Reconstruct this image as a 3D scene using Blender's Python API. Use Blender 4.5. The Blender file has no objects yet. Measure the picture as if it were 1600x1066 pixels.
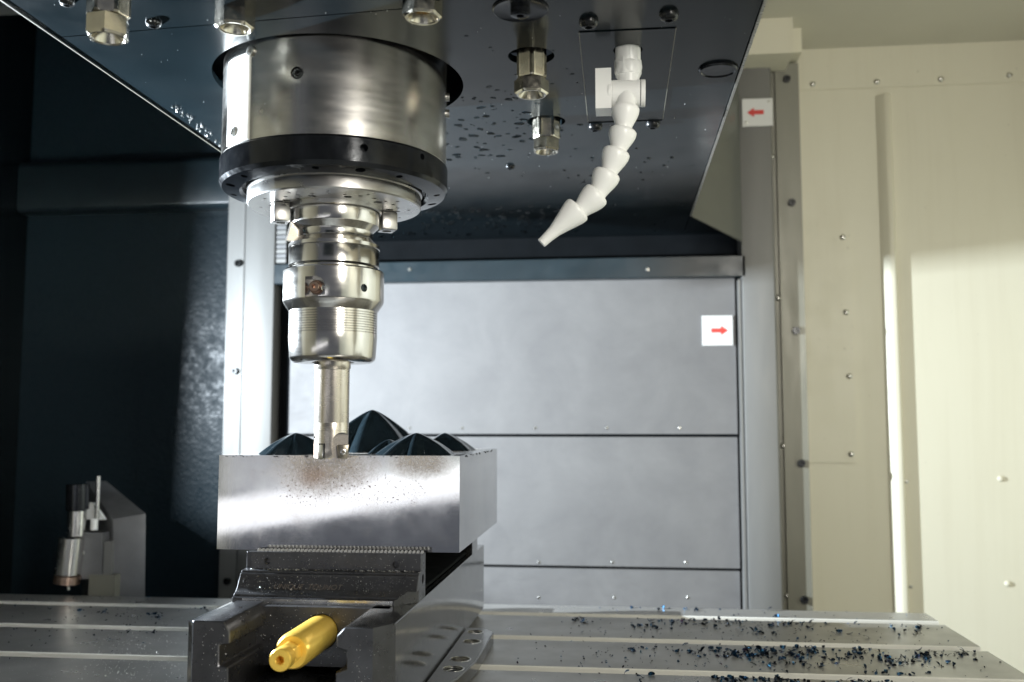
import bpy, bmesh, math, random
from mathutils import Vector, Matrix, Euler
random.seed(7)
S = 0.001                      # the whole script is written in millimetres
C = bpy.context.scene.collection
R = math.radians
PI = math.pi
scene = bpy.context.scene

# ------------------------------------------------------------------ camera
FPX, YAW, PITCH = 1485.0, math.atan(165/1485), math.atan(132/math.hypot(1485, 165))
cd = bpy.data.cameras.new('camera'); cam = bpy.data.objects.new('camera', cd); C.objects.link(cam)
cam.rotation_euler = (PI/2 + PITCH, 0, YAW); cam.location = (0, 0, 0)
cd.sensor_width = 36; cd.lens = FPX/1600*36; cd.clip_start = 0.01; cd.clip_end = 60
cd.dof.use_dof = True; cd.dof.focus_distance = 0.69; cd.dof.aperture_fstop = 7.5
scene.camera = cam
_F = Vector((-math.sin(YAW)*math.cos(PITCH), math.cos(YAW)*math.cos(PITCH), math.sin(PITCH)))
_R = Vector((math.cos(YAW), math.sin(YAW), 0)); _U = _R.cross(_F)
def _ray(u, v): return _R*((u-800)/FPX) + _U*((533-v)/FPX) + _F
def onY(u, v, Y): d = _ray(u, v); return d*(Y/d.y)
def onZ(u, v, Z): d = _ray(u, v); return d*(Z/d.z)

# ------------------------------------------------------------------ world, lamps, exposure
w = bpy.data.worlds.new('World'); scene.world = w; w.use_nodes = True
bg = w.node_tree.nodes['Background']; bg.inputs[0].default_value = (0.80, 0.86, 1.0, 1); bg.inputs[1].default_value = 0.14
scene.view_settings.view_transform = 'Standard'; scene.view_settings.look = 'None'
scene.view_settings.exposure = 0; scene.view_settings.gamma = 1
scene.cycles.use_denoising = True; scene.cycles.max_bounces = 10; scene.cycles.glossy_bounces = 6
scene.cycles.sample_clamp_indirect = 6
def area(name, loc, target, sx, sy, power, col=(1, 1, 1), roll=0):
    l = bpy.data.lights.new(name, 'AREA'); l.shape = 'RECTANGLE'; l.size = sx*S; l.size_y = sy*S
    l.energy = power; l.color = col
    o = bpy.data.objects.new(name, l); C.objects.link(o); o.location = Vector(loc)*S
    q = (Vector(target)-Vector(loc)).to_track_quat('-Z', 'Y')
    o.rotation_mode = 'QUATERNION'; o.rotation_quaternion = q @ Euler((0, 0, roll)).to_quaternion()
    return o
# machine work lamp on the left side wall, low bar lamp at the front left, added fill lamp at the front right, below the ceiling
area('work_lamp_left', (-780, 835, 105), (160, 493, 60), 8, 4, 50, (0.81, 0.91, 1.0))
area('bar_lamp_front', (-500, -250, -130), (-215, 690, -60), 760, 58, 0.23, (0.96, 0.97, 1.0), roll=R(7.5))
area('fill_lamp_front', (400, -200, 275), (50, 760, 110), 130, 310, 6.2, (1.0, 0.96, 0.87))
area('block_reflection_fill', (-550, -300, -76), (-215, 690, -40), 310, 78, 0.040, (0.95, 0.97, 1.0))  # added faint fill, reflected in the upper block face; no window there

# ------------------------------------------------------------------ material helpers
def nmat(name):
    m = bpy.data.materials.new(name); m.use_nodes = True
    nt = m.node_tree; p = nt.nodes['Principled BSDF']
    return m, nt, p
def node(nt, t, **kw):
    n = nt.nodes.new(t)
    for k, v in kw.items(): setattr(n, k, v)
    return n
def coords(nt, scale=(1, 1, 1)):
    tc = node(nt, 'ShaderNodeTexCoord'); mp = node(nt, 'ShaderNodeMapping'); mp.inputs['Scale'].default_value = scale
    nt.links.new(tc.outputs['Object'], mp.inputs[0]); return mp.outputs[0]
def noise(nt, vec, scale, detail=4, rough=0.55, dist=0):
    n = node(nt, 'ShaderNodeTexNoise'); n.inputs['Scale'].default_value = scale; n.inputs['Detail'].default_value = detail
    n.inputs['Roughness'].default_value = rough; n.inputs['Distortion'].default_value = dist
    nt.links.new(vec, n.inputs['Vector']); return n.outputs['Fac']
def ramp(nt, fac, stops, interp='LINEAR'):
    r = node(nt, 'ShaderNodeValToRGB'); e = r.color_ramp.elements; r.color_ramp.interpolation = interp
    while len(e) < len(stops): e.new(0.5)
    for k, (p, c) in enumerate(stops):
        e[k].position = p; e[k].color = (c[0], c[1], c[2], 1) if not isinstance(c, (int, float)) else (c, c, c, 1)
    nt.links.new(fac, r.inputs[0]); return r.outputs[0]
def bump(nt, p, h, strength=0.2, dist=0.0005):
    b = node(nt, 'ShaderNodeBump'); b.inputs['Strength'].default_value = strength; b.inputs['Distance'].default_value = dist
    nt.links.new(h, b.inputs['Height']); nt.links.new(b.outputs[0], p.inputs['Normal']); return b
def mixc(nt, fac, a, b):
    m = node(nt, 'ShaderNodeMix', data_type='RGBA')
    for sock, val in ((m.inputs[0], fac), (m.inputs[6], a), (m.inputs[7], b)):
        if hasattr(val, 'is_linked'): nt.links.new(val, sock)
        elif isinstance(val, (int, float)): sock.default_value = val
        else: sock.default_value = (val[0], val[1], val[2], 1)
    return m.outputs[2]
def math_(nt, op, a, b=0.0, clamp=False):
    m = node(nt, 'ShaderNodeMath', operation=op, use_clamp=clamp)
    for sock, val in ((m.inputs[0], a), (m.inputs[1], b)):
        if hasattr(val, 'is_linked'): nt.links.new(val, sock)
        else: sock.default_value = val
    return m.outputs[0]
def mat(name, col, metal=0.0, rough=0.4, var=0.12, scale=60, stretch=(1, 1, 1), rvar=0.08, bmp=0.0, bscale=None, bdist=0.0003, aniso=0, spec=0.5, dark=None):
    """paint or metal with uneven colour, uneven gloss and a fine relief"""
    m, nt, p = nmat(name)
    v = coords(nt, stretch); f = noise(nt, v, scale, 5)
    lo = tuple(c*(1-var) for c in col) if dark is None else dark; hi = tuple(min(1, c*(1+var)) for c in col)
    nt.links.new(ramp(nt, f, [(0.3, lo), (0.7, hi)]), p.inputs['Base Color'])
    g = noise(nt, v, scale*2.3, 4)
    nt.links.new(ramp(nt, g, [(0.3, max(0.02, rough-rvar)), (0.75, rough+rvar)]), p.inputs['Roughness'])
    p.inputs['Metallic'].default_value = metal; p.inputs['Specular IOR Level'].default_value = spec
    if bmp: bump(nt, p, noise(nt, v, bscale or scale*4, 4), bmp, bdist)
    if aniso:
        p.inputs['Anisotropic'].default_value = aniso
        t = node(nt, 'ShaderNodeTangent', direction_type='RADIAL', axis='Z'); nt.links.new(t.outputs[0], p.inputs['Tangent'])
    return m
M = {}
M['head'] = mat('dark_blue_paint', (0.005, 0.0085, 0.0105), 0, 0.21, 0.25, 9, rvar=0.06, bmp=0.10, bscale=420, spec=0.27)
M['teal'] = mat('teal_paint', (0.013, 0.022, 0.027), 0, 0.36, 0.2, 20, rvar=0.08, bmp=0.12, bscale=500)
m, nt, p = nmat('cream_paint'); v = coords(nt)
d1 = ramp(nt, noise(nt, coords(nt, (22, 22, 1.2)), 2.2, 5, 0.6, 0.3), [(0.50, 0.0), (0.78, 0.22)]); d2 = ramp(nt, noise(nt, v, 170, 3, 0.6), [(0.70, 0.0), (0.74, 0.6)])
d3 = ramp(nt, noise(nt, v, 5, 4), [(0.35, 0.0), (0.8, 0.10)])
cc = mixc(nt, math_(nt, 'ADD', d1, d3), (0.64, 0.61, 0.485), (0.50, 0.455, 0.33)); cc = mixc(nt, d2, cc, (0.30, 0.27, 0.20))
nt.links.new(cc, p.inputs['Base Color']); nt.links.new(ramp(nt, noise(nt, v, 30, 4), [(0.3, 0.36), (0.7, 0.50)]), p.inputs['Roughness'])
bump(nt, p, noise(nt, v, 260, 4), 0.06, 0.0003); M['cream'] = m
M['post'] = mat('pale_grey_paint', (0.195, 0.193, 0.184), 0.3, 0.52, 0.06, 12, (3, 3, 0.5), rvar=0.06, bmp=0.05, bscale=300)
M['strip'] = mat('olive_grey_paint', (0.19, 0.185, 0.15), 0.2, 0.42, 0.08, 12, (3, 3, 0.5), rvar=0.06, bmp=0.05, bscale=300)
M['black'] = mat('black_steel', (0.008, 0.009, 0.010), 0.2, 0.30, 0.3, 40, rvar=0.1)
M['blackgloss'] = mat('blackened_ring', (0.016, 0.018, 0.021), 0.55, 0.16, 0.35, 60, rvar=0.06, bmp=0.12, bscale=260)
M['void'] = mat('matt_black', (0.004, 0.005, 0.006), 0, 0.85, 0.2, 30, spec=0.08)
M['collar'] = mat('turned_steel', (0.60, 0.585, 0.555), 1, 0.235, 0.05, 14, (1, 1, 6), rvar=0.04, bmp=0.012, bscale=900, aniso=0.5)
M['flange'] = mat('ground_steel', (0.50, 0.49, 0.475), 1, 0.31, 0.06, 40, rvar=0.05, bmp=0.03, bscale=700)
M['holder'] = mat('warm_nickel_steel', (0.60, 0.58, 0.55), 1, 0.165, 0.05, 25, (1, 1, 4), rvar=0.03, bmp=0.004, bscale=600, aniso=0.3)
M['shank'] = mat('satin_steel', (0.58, 0.53, 0.47), 1, 0.27, 0.05, 25, (1, 1, 5), rvar=0.02)
M['insert'] = mat('carbide', (0.22, 0.20, 0.165), 0.9, 0.32, 0.15, 200)
M['copper'] = mat('worn_pocket_steel', (0.50, 0.36, 0.29), 1, 0.35, 0.15, 200)
M['nickel'] = mat('nickel_fitting', (0.60, 0.565, 0.48), 1, 0.20, 0.10, 90, rvar=0.08, bmp=0.05, bscale=600)
M['white'] = mat('white_plastic', (0.82, 0.825, 0.81), 0, 0.36, 0.02, 40, rvar=0.06, bmp=0.03, bscale=500)
M['zinc'] = mat('zinc_screw', (0.55, 0.54, 0.50), 1, 0.32, 0.12, 200)
M['plate'] = mat('white_name_plate', (0.78, 0.78, 0.76), 0, 0.30, 0.02, 30)
M['sign'] = mat('sign_white', (0.66, 0.66, 0.64), 0, 0.40, 0.02, 30)
M['red'] = mat('sign_red', (0.60, 0.035, 0.025), 0, 0.45, 0.05, 60)
M['visedark'] = mat('browned_steel', (0.075, 0.075, 0.08), 0.75, 0.32, 0.2, 60, rvar=0.08, bmp=0.12, bscale=500)
M['viseground'] = mat('ground_vise_steel', (0.27, 0.265, 0.25), 1, 0.15, 0.08, 30, rvar=0.05, bmp=0.03, bscale=800)
M['bright'] = mat('bright_steel', (0.68, 0.67, 0.65), 1, 0.22, 0.06, 80)
M['gold'] = mat('gold_anodised', (0.90, 0.59, 0.10), 0.55, 0.34, 0.06, 120, rvar=0.06, bmp=0.05, bscale=900)
M['chips'] = None
M['setter'] = mat('grey_cast_body', (0.17, 0.17, 0.172), 0.3, 0.45, 0.1, 50)
M['peak'] = mat('dark_teal_lacquer', (0.009, 0.015, 0.019), 0.2, 0.17, 0.25, 90, rvar=0.06, bmp=0.18, bscale=700)
M['brass'] = mat('brass', (0.62, 0.36, 0.06), 1, 0.25, 0.1, 90)
M['floor'] = mat('pan_grey', (0.22, 0.22, 0.21), 0.2, 0.5, 0.1, 20)

# cast-iron table: dull ground surface with oil film and faint cross scraping
m, nt, p = nmat('table_iron'); v = coords(nt)
f = noise(nt, v, 16, 6); g = noise(nt, coords(nt, (8, 160, 1)), 6, 3)
nt.links.new(ramp(nt, f, [(0.3, (0.27, 0.265, 0.25)), (0.7, (0.37, 0.36, 0.34))]), p.inputs['Base Color'])
nt.links.new(ramp(nt, noise(nt, v, 30, 5), [(0.3, 0.26), (0.7, 0.42)]), p.inputs['Roughness'])
p.inputs['Metallic'].default_value = 0.6
bump(nt, p, g, 0.08, 0.0004); M['table'] = m
# slot sides keep their machined brightness
M['slot'] = mat('slot_side_steel', (0.66, 0.65, 0.60), 0.15, 0.45, 0.08, 40, (0.3, 1, 1))
# galvanised way covers: cloudy, scuffed sheet
m, nt, p = nmat('way_cover_sheet'); v = coords(nt)
f = noise(nt, v, 13, 7, 0.62, 0.4); f2 = noise(nt, coords(nt, (1, 1, 2.2)), 75, 6, 0.65)
c1 = ramp(nt, f, [(0.3, (0.168, 0.165, 0.165)), (0.7, (0.212, 0.208, 0.205))])
c2 = ramp(nt, f2, [(0.35, (0.92, 0.92, 0.922)), (0.65, (1, 1, 1))])
mm = node(nt, 'ShaderNodeMix', data_type='RGBA', blend_type='MULTIPLY'); mm.inputs[0].default_value = 1
nt.links.new(c1, mm.inputs[6]); nt.links.new(c2, mm.inputs[7]); nt.links.new(mm.outputs[2], p.inputs['Base Color'])
nt.links.new(ramp(nt, f2, [(0.3, 0.60), (0.7, 0.74)]), p.inputs['Roughness']); p.inputs['Metallic'].default_value = 0.35
dn = node(nt, 'ShaderNodeTexVoronoi'); dn.inputs['Scale'].default_value = 26; nt.links.new(v, dn.inputs['Vector'])
dents = ramp(nt, dn.outputs['Distance'], [(0.03, 1.0), (0.10, 0.0)]); grain = noise(nt, coords(nt, (0.5, 1, 14)), 160, 4)
bump(nt, p, math_(nt, 'ADD', math_(nt, 'ADD', math_(nt, 'MULTIPLY', f2, 0.6), math_(nt, 'MULTIPLY', grain, 0.25)), dents), 0.12, 0.0006); M['cover'] = m
# dark side wall: gloss paint wet with fine coolant spray towards the post
m, nt, p = nmat('wet_dark_wall'); v = coords(nt)
p.inputs['Base Color'].default_value = (0.009, 0.019, 0.026, 1)
n1 = noise(nt, v, 110, 5, 0.65, 0.15)
nt.links.new(ramp(nt, n1, [(0.36, 0.34), (0.62, 0.58)]), p.inputs['Roughness']); p.inputs['Specular IOR Level'].default_value = 0.32
vo = node(nt, 'ShaderNodeTexVoronoi'); vo.inputs['Scale'].default_value = 170; nt.links.new(v, vo.inputs['Vector'])
hgt = math_(nt, 'ADD', math_(nt, 'MULTIPLY', n1, 1.0), math_(nt, 'MULTIPLY', vo.outputs['Distance'], 1.1))
bump(nt, p, hgt, 0.22, 0.0012); M['wetwall'] = m
# ground block: mirror-ish faces, drip stains of rust and pitting near the top of the front face (object space: origin at block front top left)
m, nt, p = nmat('ground_block_steel'); tc = node(nt, 'ShaderNodeTexCoord'); v = coords(nt)
sep = node(nt, 'ShaderNodeSeparateXYZ'); nt.links.new(tc.outputs['Object'], sep.inputs[0])
def blob(cx, cz, rx, rz):
    dx = math_(nt, 'DIVIDE', math_(nt, 'SUBTRACT', sep.outputs[0], cx*S), rx*S); dz = math_(nt, 'DIVIDE', math_(nt, 'SUBTRACT', sep.outputs[2], cz*S), rz*S)
    d = math_(nt, 'SQRT', math_(nt, 'ADD', math_(nt, 'MULTIPLY', dx, dx), math_(nt, 'MULTIPLY', dz, dz)))
    return math_(nt, 'SUBTRACT', 1.0, d, True)
n_a = noise(nt, v, 60, 6, 0.65, 0.5); n_b = noise(nt, v, 420, 5, 0.7); n_c = noise(nt, v, 26, 5, 0.6)
b1 = math_(nt, 'MAXIMUM', blob(80, -5, 50, 30), blob(152, -3, 30, 17))
b2 = blob(72, -14, 17, 12)
st = math_(nt, 'MULTIPLY', math_(nt, 'ADD', math_(nt, 'SUBTRACT', math_(nt, 'MULTIPLY', b1, 1.5), 0.30), math_(nt, 'MULTIPLY', n_a, 0.62), True), ramp(nt, n_b, [(0.25, 0.35), (0.7, 1.0)]))
st = math_(nt, 'MULTIPLY', math_(nt, 'POWER', st, 1.2, True), 0.95, True)
b3 = math_(nt, 'MAXIMUM', blob(125, -24, 44, 17), math_(nt, 'MULTIPLY', blob(75, -22, 60, 26), 0.8))
pit = math_(nt, 'MULTIPLY', ramp(nt, noise(nt, v, 520, 3, 0.6), [(0.60, 0.0), (0.66, 1.0)]), ramp(nt, math_(nt, 'ADD', b3, math_(nt, 'MULTIPLY', math_(nt, 'SUBTRACT', n_a, 0.5), 1.2)), [(0.25, 0.0), (0.55, 1.0)]))
base = ramp(nt, n_c, [(0.3, (0.62, 0.62, 0.63)), (0.7, (0.74, 0.735, 0.73))])
colr = mixc(nt, math_(nt, 'MULTIPLY', st, 0.85), base, (0.50, 0.41, 0.33)); colr = mixc(nt, math_(nt, 'MULTIPLY', math_(nt, 'ADD', math_(nt, 'MULTIPLY', b2, 1.4), math_(nt, 'SUBTRACT', n_a, 0.55), True), 0.5), colr, (0.36, 0.22, 0.14))
colr = mixc(nt, pit, colr, (0.16, 0.10, 0.075)); nt.links.new(colr, p.inputs['Base Color'])
ro = math_(nt, 'ADD', ramp(nt, n_c, [(0.3, 0.05), (0.7, 0.10)]), math_(nt, 'MULTIPLY', math_(nt, 'MAXIMUM', st, pit), 0.30)); nt.links.new(ro, p.inputs['Roughness'])
nt.links.new(math_(nt, 'SUBTRACT', 1.0, math_(nt, 'MULTIPLY', math_(nt, 'MAXIMUM', st, pit), 0.55)), p.inputs['Metallic'])
bump(nt, p, noise(nt, coords(nt, (1, 1, 0.25)), 500, 3), 0.03, 0.0002); M['block'] = m
# tempered chips: black, blue and violet oxide colours
m, nt, p = nmat('blue_chip'); v = coords(nt)
nt.links.new(ramp(nt, noise(nt, v, 95, 2), [(0.36, (0.010, 0.011, 0.014)), (0.50, (0.018, 0.034, 0.062)), (0.60, (0.02, 0.10, 0.20)), (0.68, (0.06, 0.03, 0.07))]), p.inputs['Base Color'])
p.inputs['Metallic'].default_value = 0.85; p.inputs['Roughness'].default_value = 0.26; M['chips'] = m
# coolant
m, nt, p = nmat('coolant_water'); p.inputs['Base Color'].default_value = (0.9, 0.95, 0.95, 1); p.inputs['Roughness'].default_value = 0.03
p.inputs['Transmission Weight'].default_value = 1; p.inputs['IOR'].default_value = 1.34; M['water'] = m
m, nt, p = nmat('bright_dust'); p.inputs['Base Color'].default_value = (0.75, 0.75, 0.74, 1); p.inputs['Metallic'].default_value = 0.6; p.inputs['Roughness'].default_value = 0.3; M['dust'] = m
m, nt, p = nmat('dull_etch'); p.inputs['Base Color'].default_value = (0.085, 0.072, 0.066, 1); p.inputs['Roughness'].default_value = 0.6; M['etch'] = m

# ------------------------------------------------------------------ mesh helpers (all in mm, world coordinates)
def box(bm, x0, x1, y0, y1, z0, z1, rot=None):
    vs = [bm.verts.new((x, y, z)) for z in (z0, z1) for y in (y0, y1) for x in (x0, x1)]
    for f in ((0, 2, 3, 1), (4, 5, 7, 6), (0, 1, 5, 4), (2, 6, 7, 3), (0, 4, 6, 2), (1, 3, 7, 5)): bm.faces.new([vs[i] for i in f])
    if rot is not None: bmesh.ops.transform(bm, matrix=rot, verts=vs)
    return vs
def hexa(bm, pts):                      # eight corners: bottom quad then top quad
    vs = [bm.verts.new(q) for q in pts]
    for f in ((3, 2, 1, 0), (4, 5, 6, 7), (0, 1, 5, 4), (1, 2, 6, 5), (2, 3, 7, 6), (3, 0, 4, 7)): bm.faces.new([vs[i] for i in f])
    return vs
def prism(bm, poly, axis, a, b):        # poly: 2-D points; axis 0 extrudes along x (poly = y,z), 1 along y (x,z), 2 along z (x,y)
    def P(q, t): return (t, q[0], q[1]) if axis == 0 else (q[0], t, q[1]) if axis == 1 else (q[0], q[1], t)
    lo = [bm.verts.new(P(q, a)) for q in poly]; hi = [bm.verts.new(P(q, b)) for q in poly]; n = len(poly)
    bm.faces.new(lo[::-1]); bm.faces.new(hi)
    for i in range(n): bm.faces.new((lo[i], lo[(i+1) % n], hi[(i+1) % n], hi[i]))
    bmesh.ops.recalc_face_normals(bm, faces=bm.faces)
def frame(p0, p1, up=None):
    z = (Vector(p1)-Vector(p0)).normalized(); up = Vector(up) if up else (Vector((0, 0, 1)) if abs(z.z) < 0.9 else Vector((1, 0, 0)))
    x = up.cross(z).normalized(); y = z.cross(x)
    return Matrix((x, y, z)).transposed().to_4x4()
def lathe(bm, prof, origin=(0, 0, 0), axis=None, segs=96, shape=None, caps=True):
    """prof: (radius, height) loops; shape(k, theta) scales radius of loop k"""
    mt = Matrix.Translation(origin) @ (frame((0, 0, 0), axis) if axis is not None else Matrix())
    loops = []
    for k, (r, h) in enumerate(prof):
        if r < 1e-6: loops.append([bm.verts.new(mt @ Vector((0, 0, h)))]); continue
        loops.append([bm.verts.new(mt @ Vector((r*s*math.cos(t), r*s*math.sin(t), h))) for t in [2*PI*i/segs for i in range(segs)] for s in [shape(k, t) if shape else 1]])
    for a, b in zip(loops, loops[1:]):
        if len(a) == 1 and len(b) == 1: continue
        for i in range(segs):
            j = (i+1) % segs
            if len(a) == 1: bm.faces.new((a[0], b[j], b[i]))
            elif len(b) == 1: bm.faces.new((a[i], a[j], b[0]))
            else: bm.faces.new((a[i], a[j], b[j], b[i]))
    if caps:
        if len(loops[0]) > 1: bm.faces.new(loops[0][::-1])
        if len(loops[-1]) > 1: bm.faces.new(loops[-1])
    bmesh.ops.recalc_face_normals(bm, faces=bm.faces)
def rod(bm, p0, p1, r0, r1=None, segs=24):
    L = (Vector(p1)-Vector(p0)).length
    lathe(bm, [(r0, 0), (r1 if r1 is not None else r0, L)], p0, Vector(p1)-Vector(p0), segs)
def hexr(t): return 1/math.cos(((t + PI/6) % (PI/3)) - PI/6)*math.cos(PI/6)      # unit circumradius hexagon
def bevel(bm, off, segs=2, ang=30):
    es = [e for e in bm.edges if len(e.link_faces) == 2 and e.calc_face_angle(0) > R(ang)]
    bmesh.ops.bevel(bm, geom=es, offset=off, segments=segs, affect='EDGES', profile=0.5, clamp_overlap=True)
class B:
    def __enter__(s): s.bm = bmesh.new(); return s.bm
def nb(): return bmesh.new()
def root_origin(o):
    while o.parent is not None: o = o.parent
    return o.location
def obj(name, bm, material, parent=None, at=None, smooth=True, ang=32):
    """link a bmesh (mm) as one mesh object. at=None: vertices are in world mm; at=(x,y,z): vertices are local around that point"""
    bm.transform(Matrix.Scale(S, 4))
    org = root_origin(parent) if parent is not None else Vector((0, 0, 0))
    if at is None and parent is not None: bm.transform(Matrix.Translation(-org))
    me = bpy.data.meshes.new(name); bm.to_mesh(me); bm.free()
    for mm_ in (material if isinstance(material, (list, tuple)) else [material]): me.materials.append(mm_)
    if smooth:
        me.shade_smooth(); me.set_sharp_from_angle(angle=R(ang))
    return link(name, me, parent, at)
def link(name, me, parent=None, at=None, rot=None):
    o = bpy.data.objects.new(name, me); C.objects.link(o)
    if parent is not None:
        o.parent = parent
        off = Vector((0, 0, 0)); q = parent
        while q.parent is not None: off += q.location; q = q.parent
        if at is not None: o.location = Vector(at)*S - q.location - off
        else: o.location = -off
    elif at is not None: o.location = Vector(at)*S
    if rot is not None: o.rotation_euler = rot
    return o
def thing(name, label, cat, loc, group=None):
    o = bpy.data.objects.new(name, None); C.objects.link(o); o.location = Vector(loc)*S; o.empty_display_size = 0.02
    return tag(o, label, cat, group)
def tag(o, label, cat, group=None):
    o['label'] = label; o['category'] = cat
    if group: o['group'] = group
    return o
def cut(o, cutters):
    """boolean difference; cutters: bmesh in world mm (closed solids)"""
    org = Vector((0, 0, 0)); q = o
    while q is not None: org += q.location; q = q.parent
    cutters.transform(Matrix.Scale(S, 4)); cutters.transform(Matrix.Translation(-org))
    me = bpy.data.meshes.new('cutter'); cutters.to_mesh(me); cutters.free()
    for mm_ in o.data.materials: me.materials.append(mm_)
    c = bpy.data.objects.new('cutter', me); C.objects.link(c); c.location = org
    md = o.modifiers.new('b', 'BOOLEAN'); md.operation = 'DIFFERENCE'; md.object = c; md.solver = 'EXACT'; md.use_self = True
    bpy.context.view_layer.update()
    dg = bpy.context.evaluated_depsgraph_get()
    new = bpy.data.meshes.new_from_object(o.evaluated_get(dg)); old = o.data
    o.modifiers.clear(); o.data = new; new.name = old.name
    bpy.data.objects.remove(c); bpy.data.meshes.remove(me)
    new.shade_smooth(); new.set_sharp_from_angle(angle=R(32))
def dup(root, loc, label=None):
    r = root.copy(); C.objects.link(r); r.location = Vector(loc)*S
    if label: r['label'] = label
    def kids(src, dst):
        for ch in [x for x in C.objects if x.parent == src]:
            c = ch.copy(); C.objects.link(c); c.parent = dst; kids(ch, c)
    kids(root, r); return r

# shared small parts ------------------------------------------------------------------
def mesh_of(bm, name, material, ang=32):
    bm.transform(Matrix.Scale(S, 4)); me = bpy.data.meshes.new(name); bm.to_mesh(me); bm.free(); me.materials.append(material)
    me.shade_smooth(); me.set_sharp_from_angle(angle=R(ang)); return me
bm = nb(); lathe(bm, [(4.9, 0), (4.9, 1.0), (4.5, 2.0), (3.6, 2.9), (2.3, 3.3), (2.1, 3.3), (2.1, 1.2), (0, 1.2)], segs=24, shape=lambda k, t: hexr(t) if k in (5, 6) else 1); BUTTON = mesh_of(bm, 'button_screw', M['black'])
bm = nb(); lathe(bm, [(3.9, 0), (3.9, 0.8), (3.4, 1.8), (2.3, 2.7), (1.0, 3.1), (0, 3.15)], segs=24); DOME = mesh_of(bm, 'dome_screw', M['zinc'])
bm = nb(); lathe(bm, [(3.9, 0), (3.9, 0.8), (3.4, 1.8), (2.3, 2.7), (1.0, 3.1), (0, 3.15)], segs=24); DOMEC = mesh_of(bm, 'painted_screw', M['cream'])
bm = nb(); lathe(bm, [(5.0, 0), (5.0, 3.6), (4.5, 4.2), (2.5, 4.2), (2.5, 1.0), (0, 1.0)], segs=24, shape=lambda k, t: hexr(t) if k in (3, 4) else 1); CAPB = mesh_of(bm, 'cap_screw', M['black'])
bm = nb(); lathe(bm, [(2.6, 0), (2.6, 0.3), (2.0, 0.9), (0, 1.1)], segs=16); RIVET = mesh_of(bm, 'rivet', M['zinc'])
FWD = (PI/2, 0, 0)          # local +z turned to face the camera (-y)
DOWN = (PI, 0, 0)

# ------------------------------------------------------------------ the setting: enclosure of the machine
def struct(name, bm, m, **kw):
    o = obj(name, bm, m, **kw); o['kind'] = 'structure'; return o
YB = 1312
bm = nb(); box(bm, -900, 1000, -700, 1400, -470, -450); struct('floor', bm, M['floor'])
bm = nb(); box(bm, 206, 1000, YB, YB+10, -450, 560)
wall = struct('back_wall', bm, M['cream'])
# overlapping sheets and the pressed rib of the cream wall
bm = nb(); box(bm, 242, 1000, YB-2, YB-0.2, 459, 540); bevel(bm, 0.8, 1); obj('panel', bm, M['cream'], wall)
bm = nb(); box(bm, 242, 315, YB-3, YB-0.2, -50, 268); bevel(bm, 0.8, 1); obj('panel', bm, M['cream'], wall)
bm = nb(); prism(bm, [(352, YB+1), (364, YB-9), (371, YB-9.5), (374.5, YB+1)], 2, -450, 449); bevel(bm, 2.0, 3, 15); obj('rib', bm, M['cream'], wall)
for (u, vv) in ((1270, 132), (1370, 128), (1470, 124), (1577, 118)):
    q = onY(u, vv, YB-2); link('screw', DOME, wall, (q.x, YB-2, q.z), FWD)
for (u, vv) in ((1317, 371), (1322, 488), (1327, 588), (1330, 710)):
    q = onY(u, vv, YB-3); link('screw', DOME, wall, (q.x, YB-3, q.z), FWD)
for (u, vv) in ((1563, 748), (1574, 912), (1417, 753), (1423, 917)):
    q = onY(u, vv, YB); link('screw', DOMEC if u > 1500 else RIVET, wall, (q.x, YB-0.2, q.z), FWD)
bm = nb(); box(bm, 700, 712, -700, YB, -450, 520); struct('right_wall', bm, M['cream'])
bm = nb(); box(bm, 95, 1000, 20, YB+10, 517, 527); M['ceil'] = mat('ceiling_paint', (0.54, 0.52, 0.43), 0, 0.45, 0.03, 6); ceil_o = struct('ceiling', bm, M['ceil'])
bm = nb(); box(bm, 150, 226, 1200, 1262, 470, 516.8); bevel(bm, 1, 1); obj('ceiling_bracket', bm, M['cream'], ceil_o)
bm = nb(); box(bm, 219, 243, 1235, 1275, 484, 516.8); bevel(bm, 1, 1); obj('ceiling_bracket', bm, M['cream'], ceil_o)
bm = nb(); box(bm, -860, -530, 1290, 1300, -450, 800); wl = struct('left_back_wall', bm, M['wetwall'])
bm = nb(); box(bm, -675, -530, 1286, 1289.8, -450, 296); bevel(bm, 0.8, 1); obj('panel', bm, M['wetwall'], wl)
bm = nb(); box(bm, -870, -860, 420, 1300, -450, 800); struct('left_wall', bm, M['head'])
bm = nb(); box(bm, -872, -862, -700, 419, -450, 800); struct('left_front_wall', bm, M['cream'])
bm = nb(); box(bm, -420, 94, -420, -400, 420, 800); struct('dark_reflection_board', bm, M['head'])  # unseen dark board, added for the dark band reflected in the collar
bm = nb(); box(bm, -505, -60, -740, -720, -116, -30); struct('olive_reflection_bar', bm, M['strip'])  # unseen olive bar, added to reflect as a dark patch in the block
bm = nb(); box(bm, -860, 95, 300, 1300, 800, 810); struct('dark_ceiling', bm, M['head'])
bm = nb(); box(bm, -470, 165, 1305, 1312, -450, 800); struct('rear_recess', bm, M['void'])

# horizontal teal rail on the left back wall
bm = nb(); prism(bm, [(1262, 312), (1262, 372), (1268, 380), (1290, 380), (1290, 306), (1268, 306)], 0, -860, -500); bevel(bm, 1.0, 1)
tag(obj('cross_rail', bm, M['teal']), 'dark teal horizontal rail across the black wall left of the spindle', 'rail')
bm = nb(); prism(bm, [(1180, 576), (1180, 586), (1196, 590), (1196, 570)], 0, -860, -740); tag(obj('upper_rail', bm, M['post']), 'small pale rail end in the upper left corner', 'rail')

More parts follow.
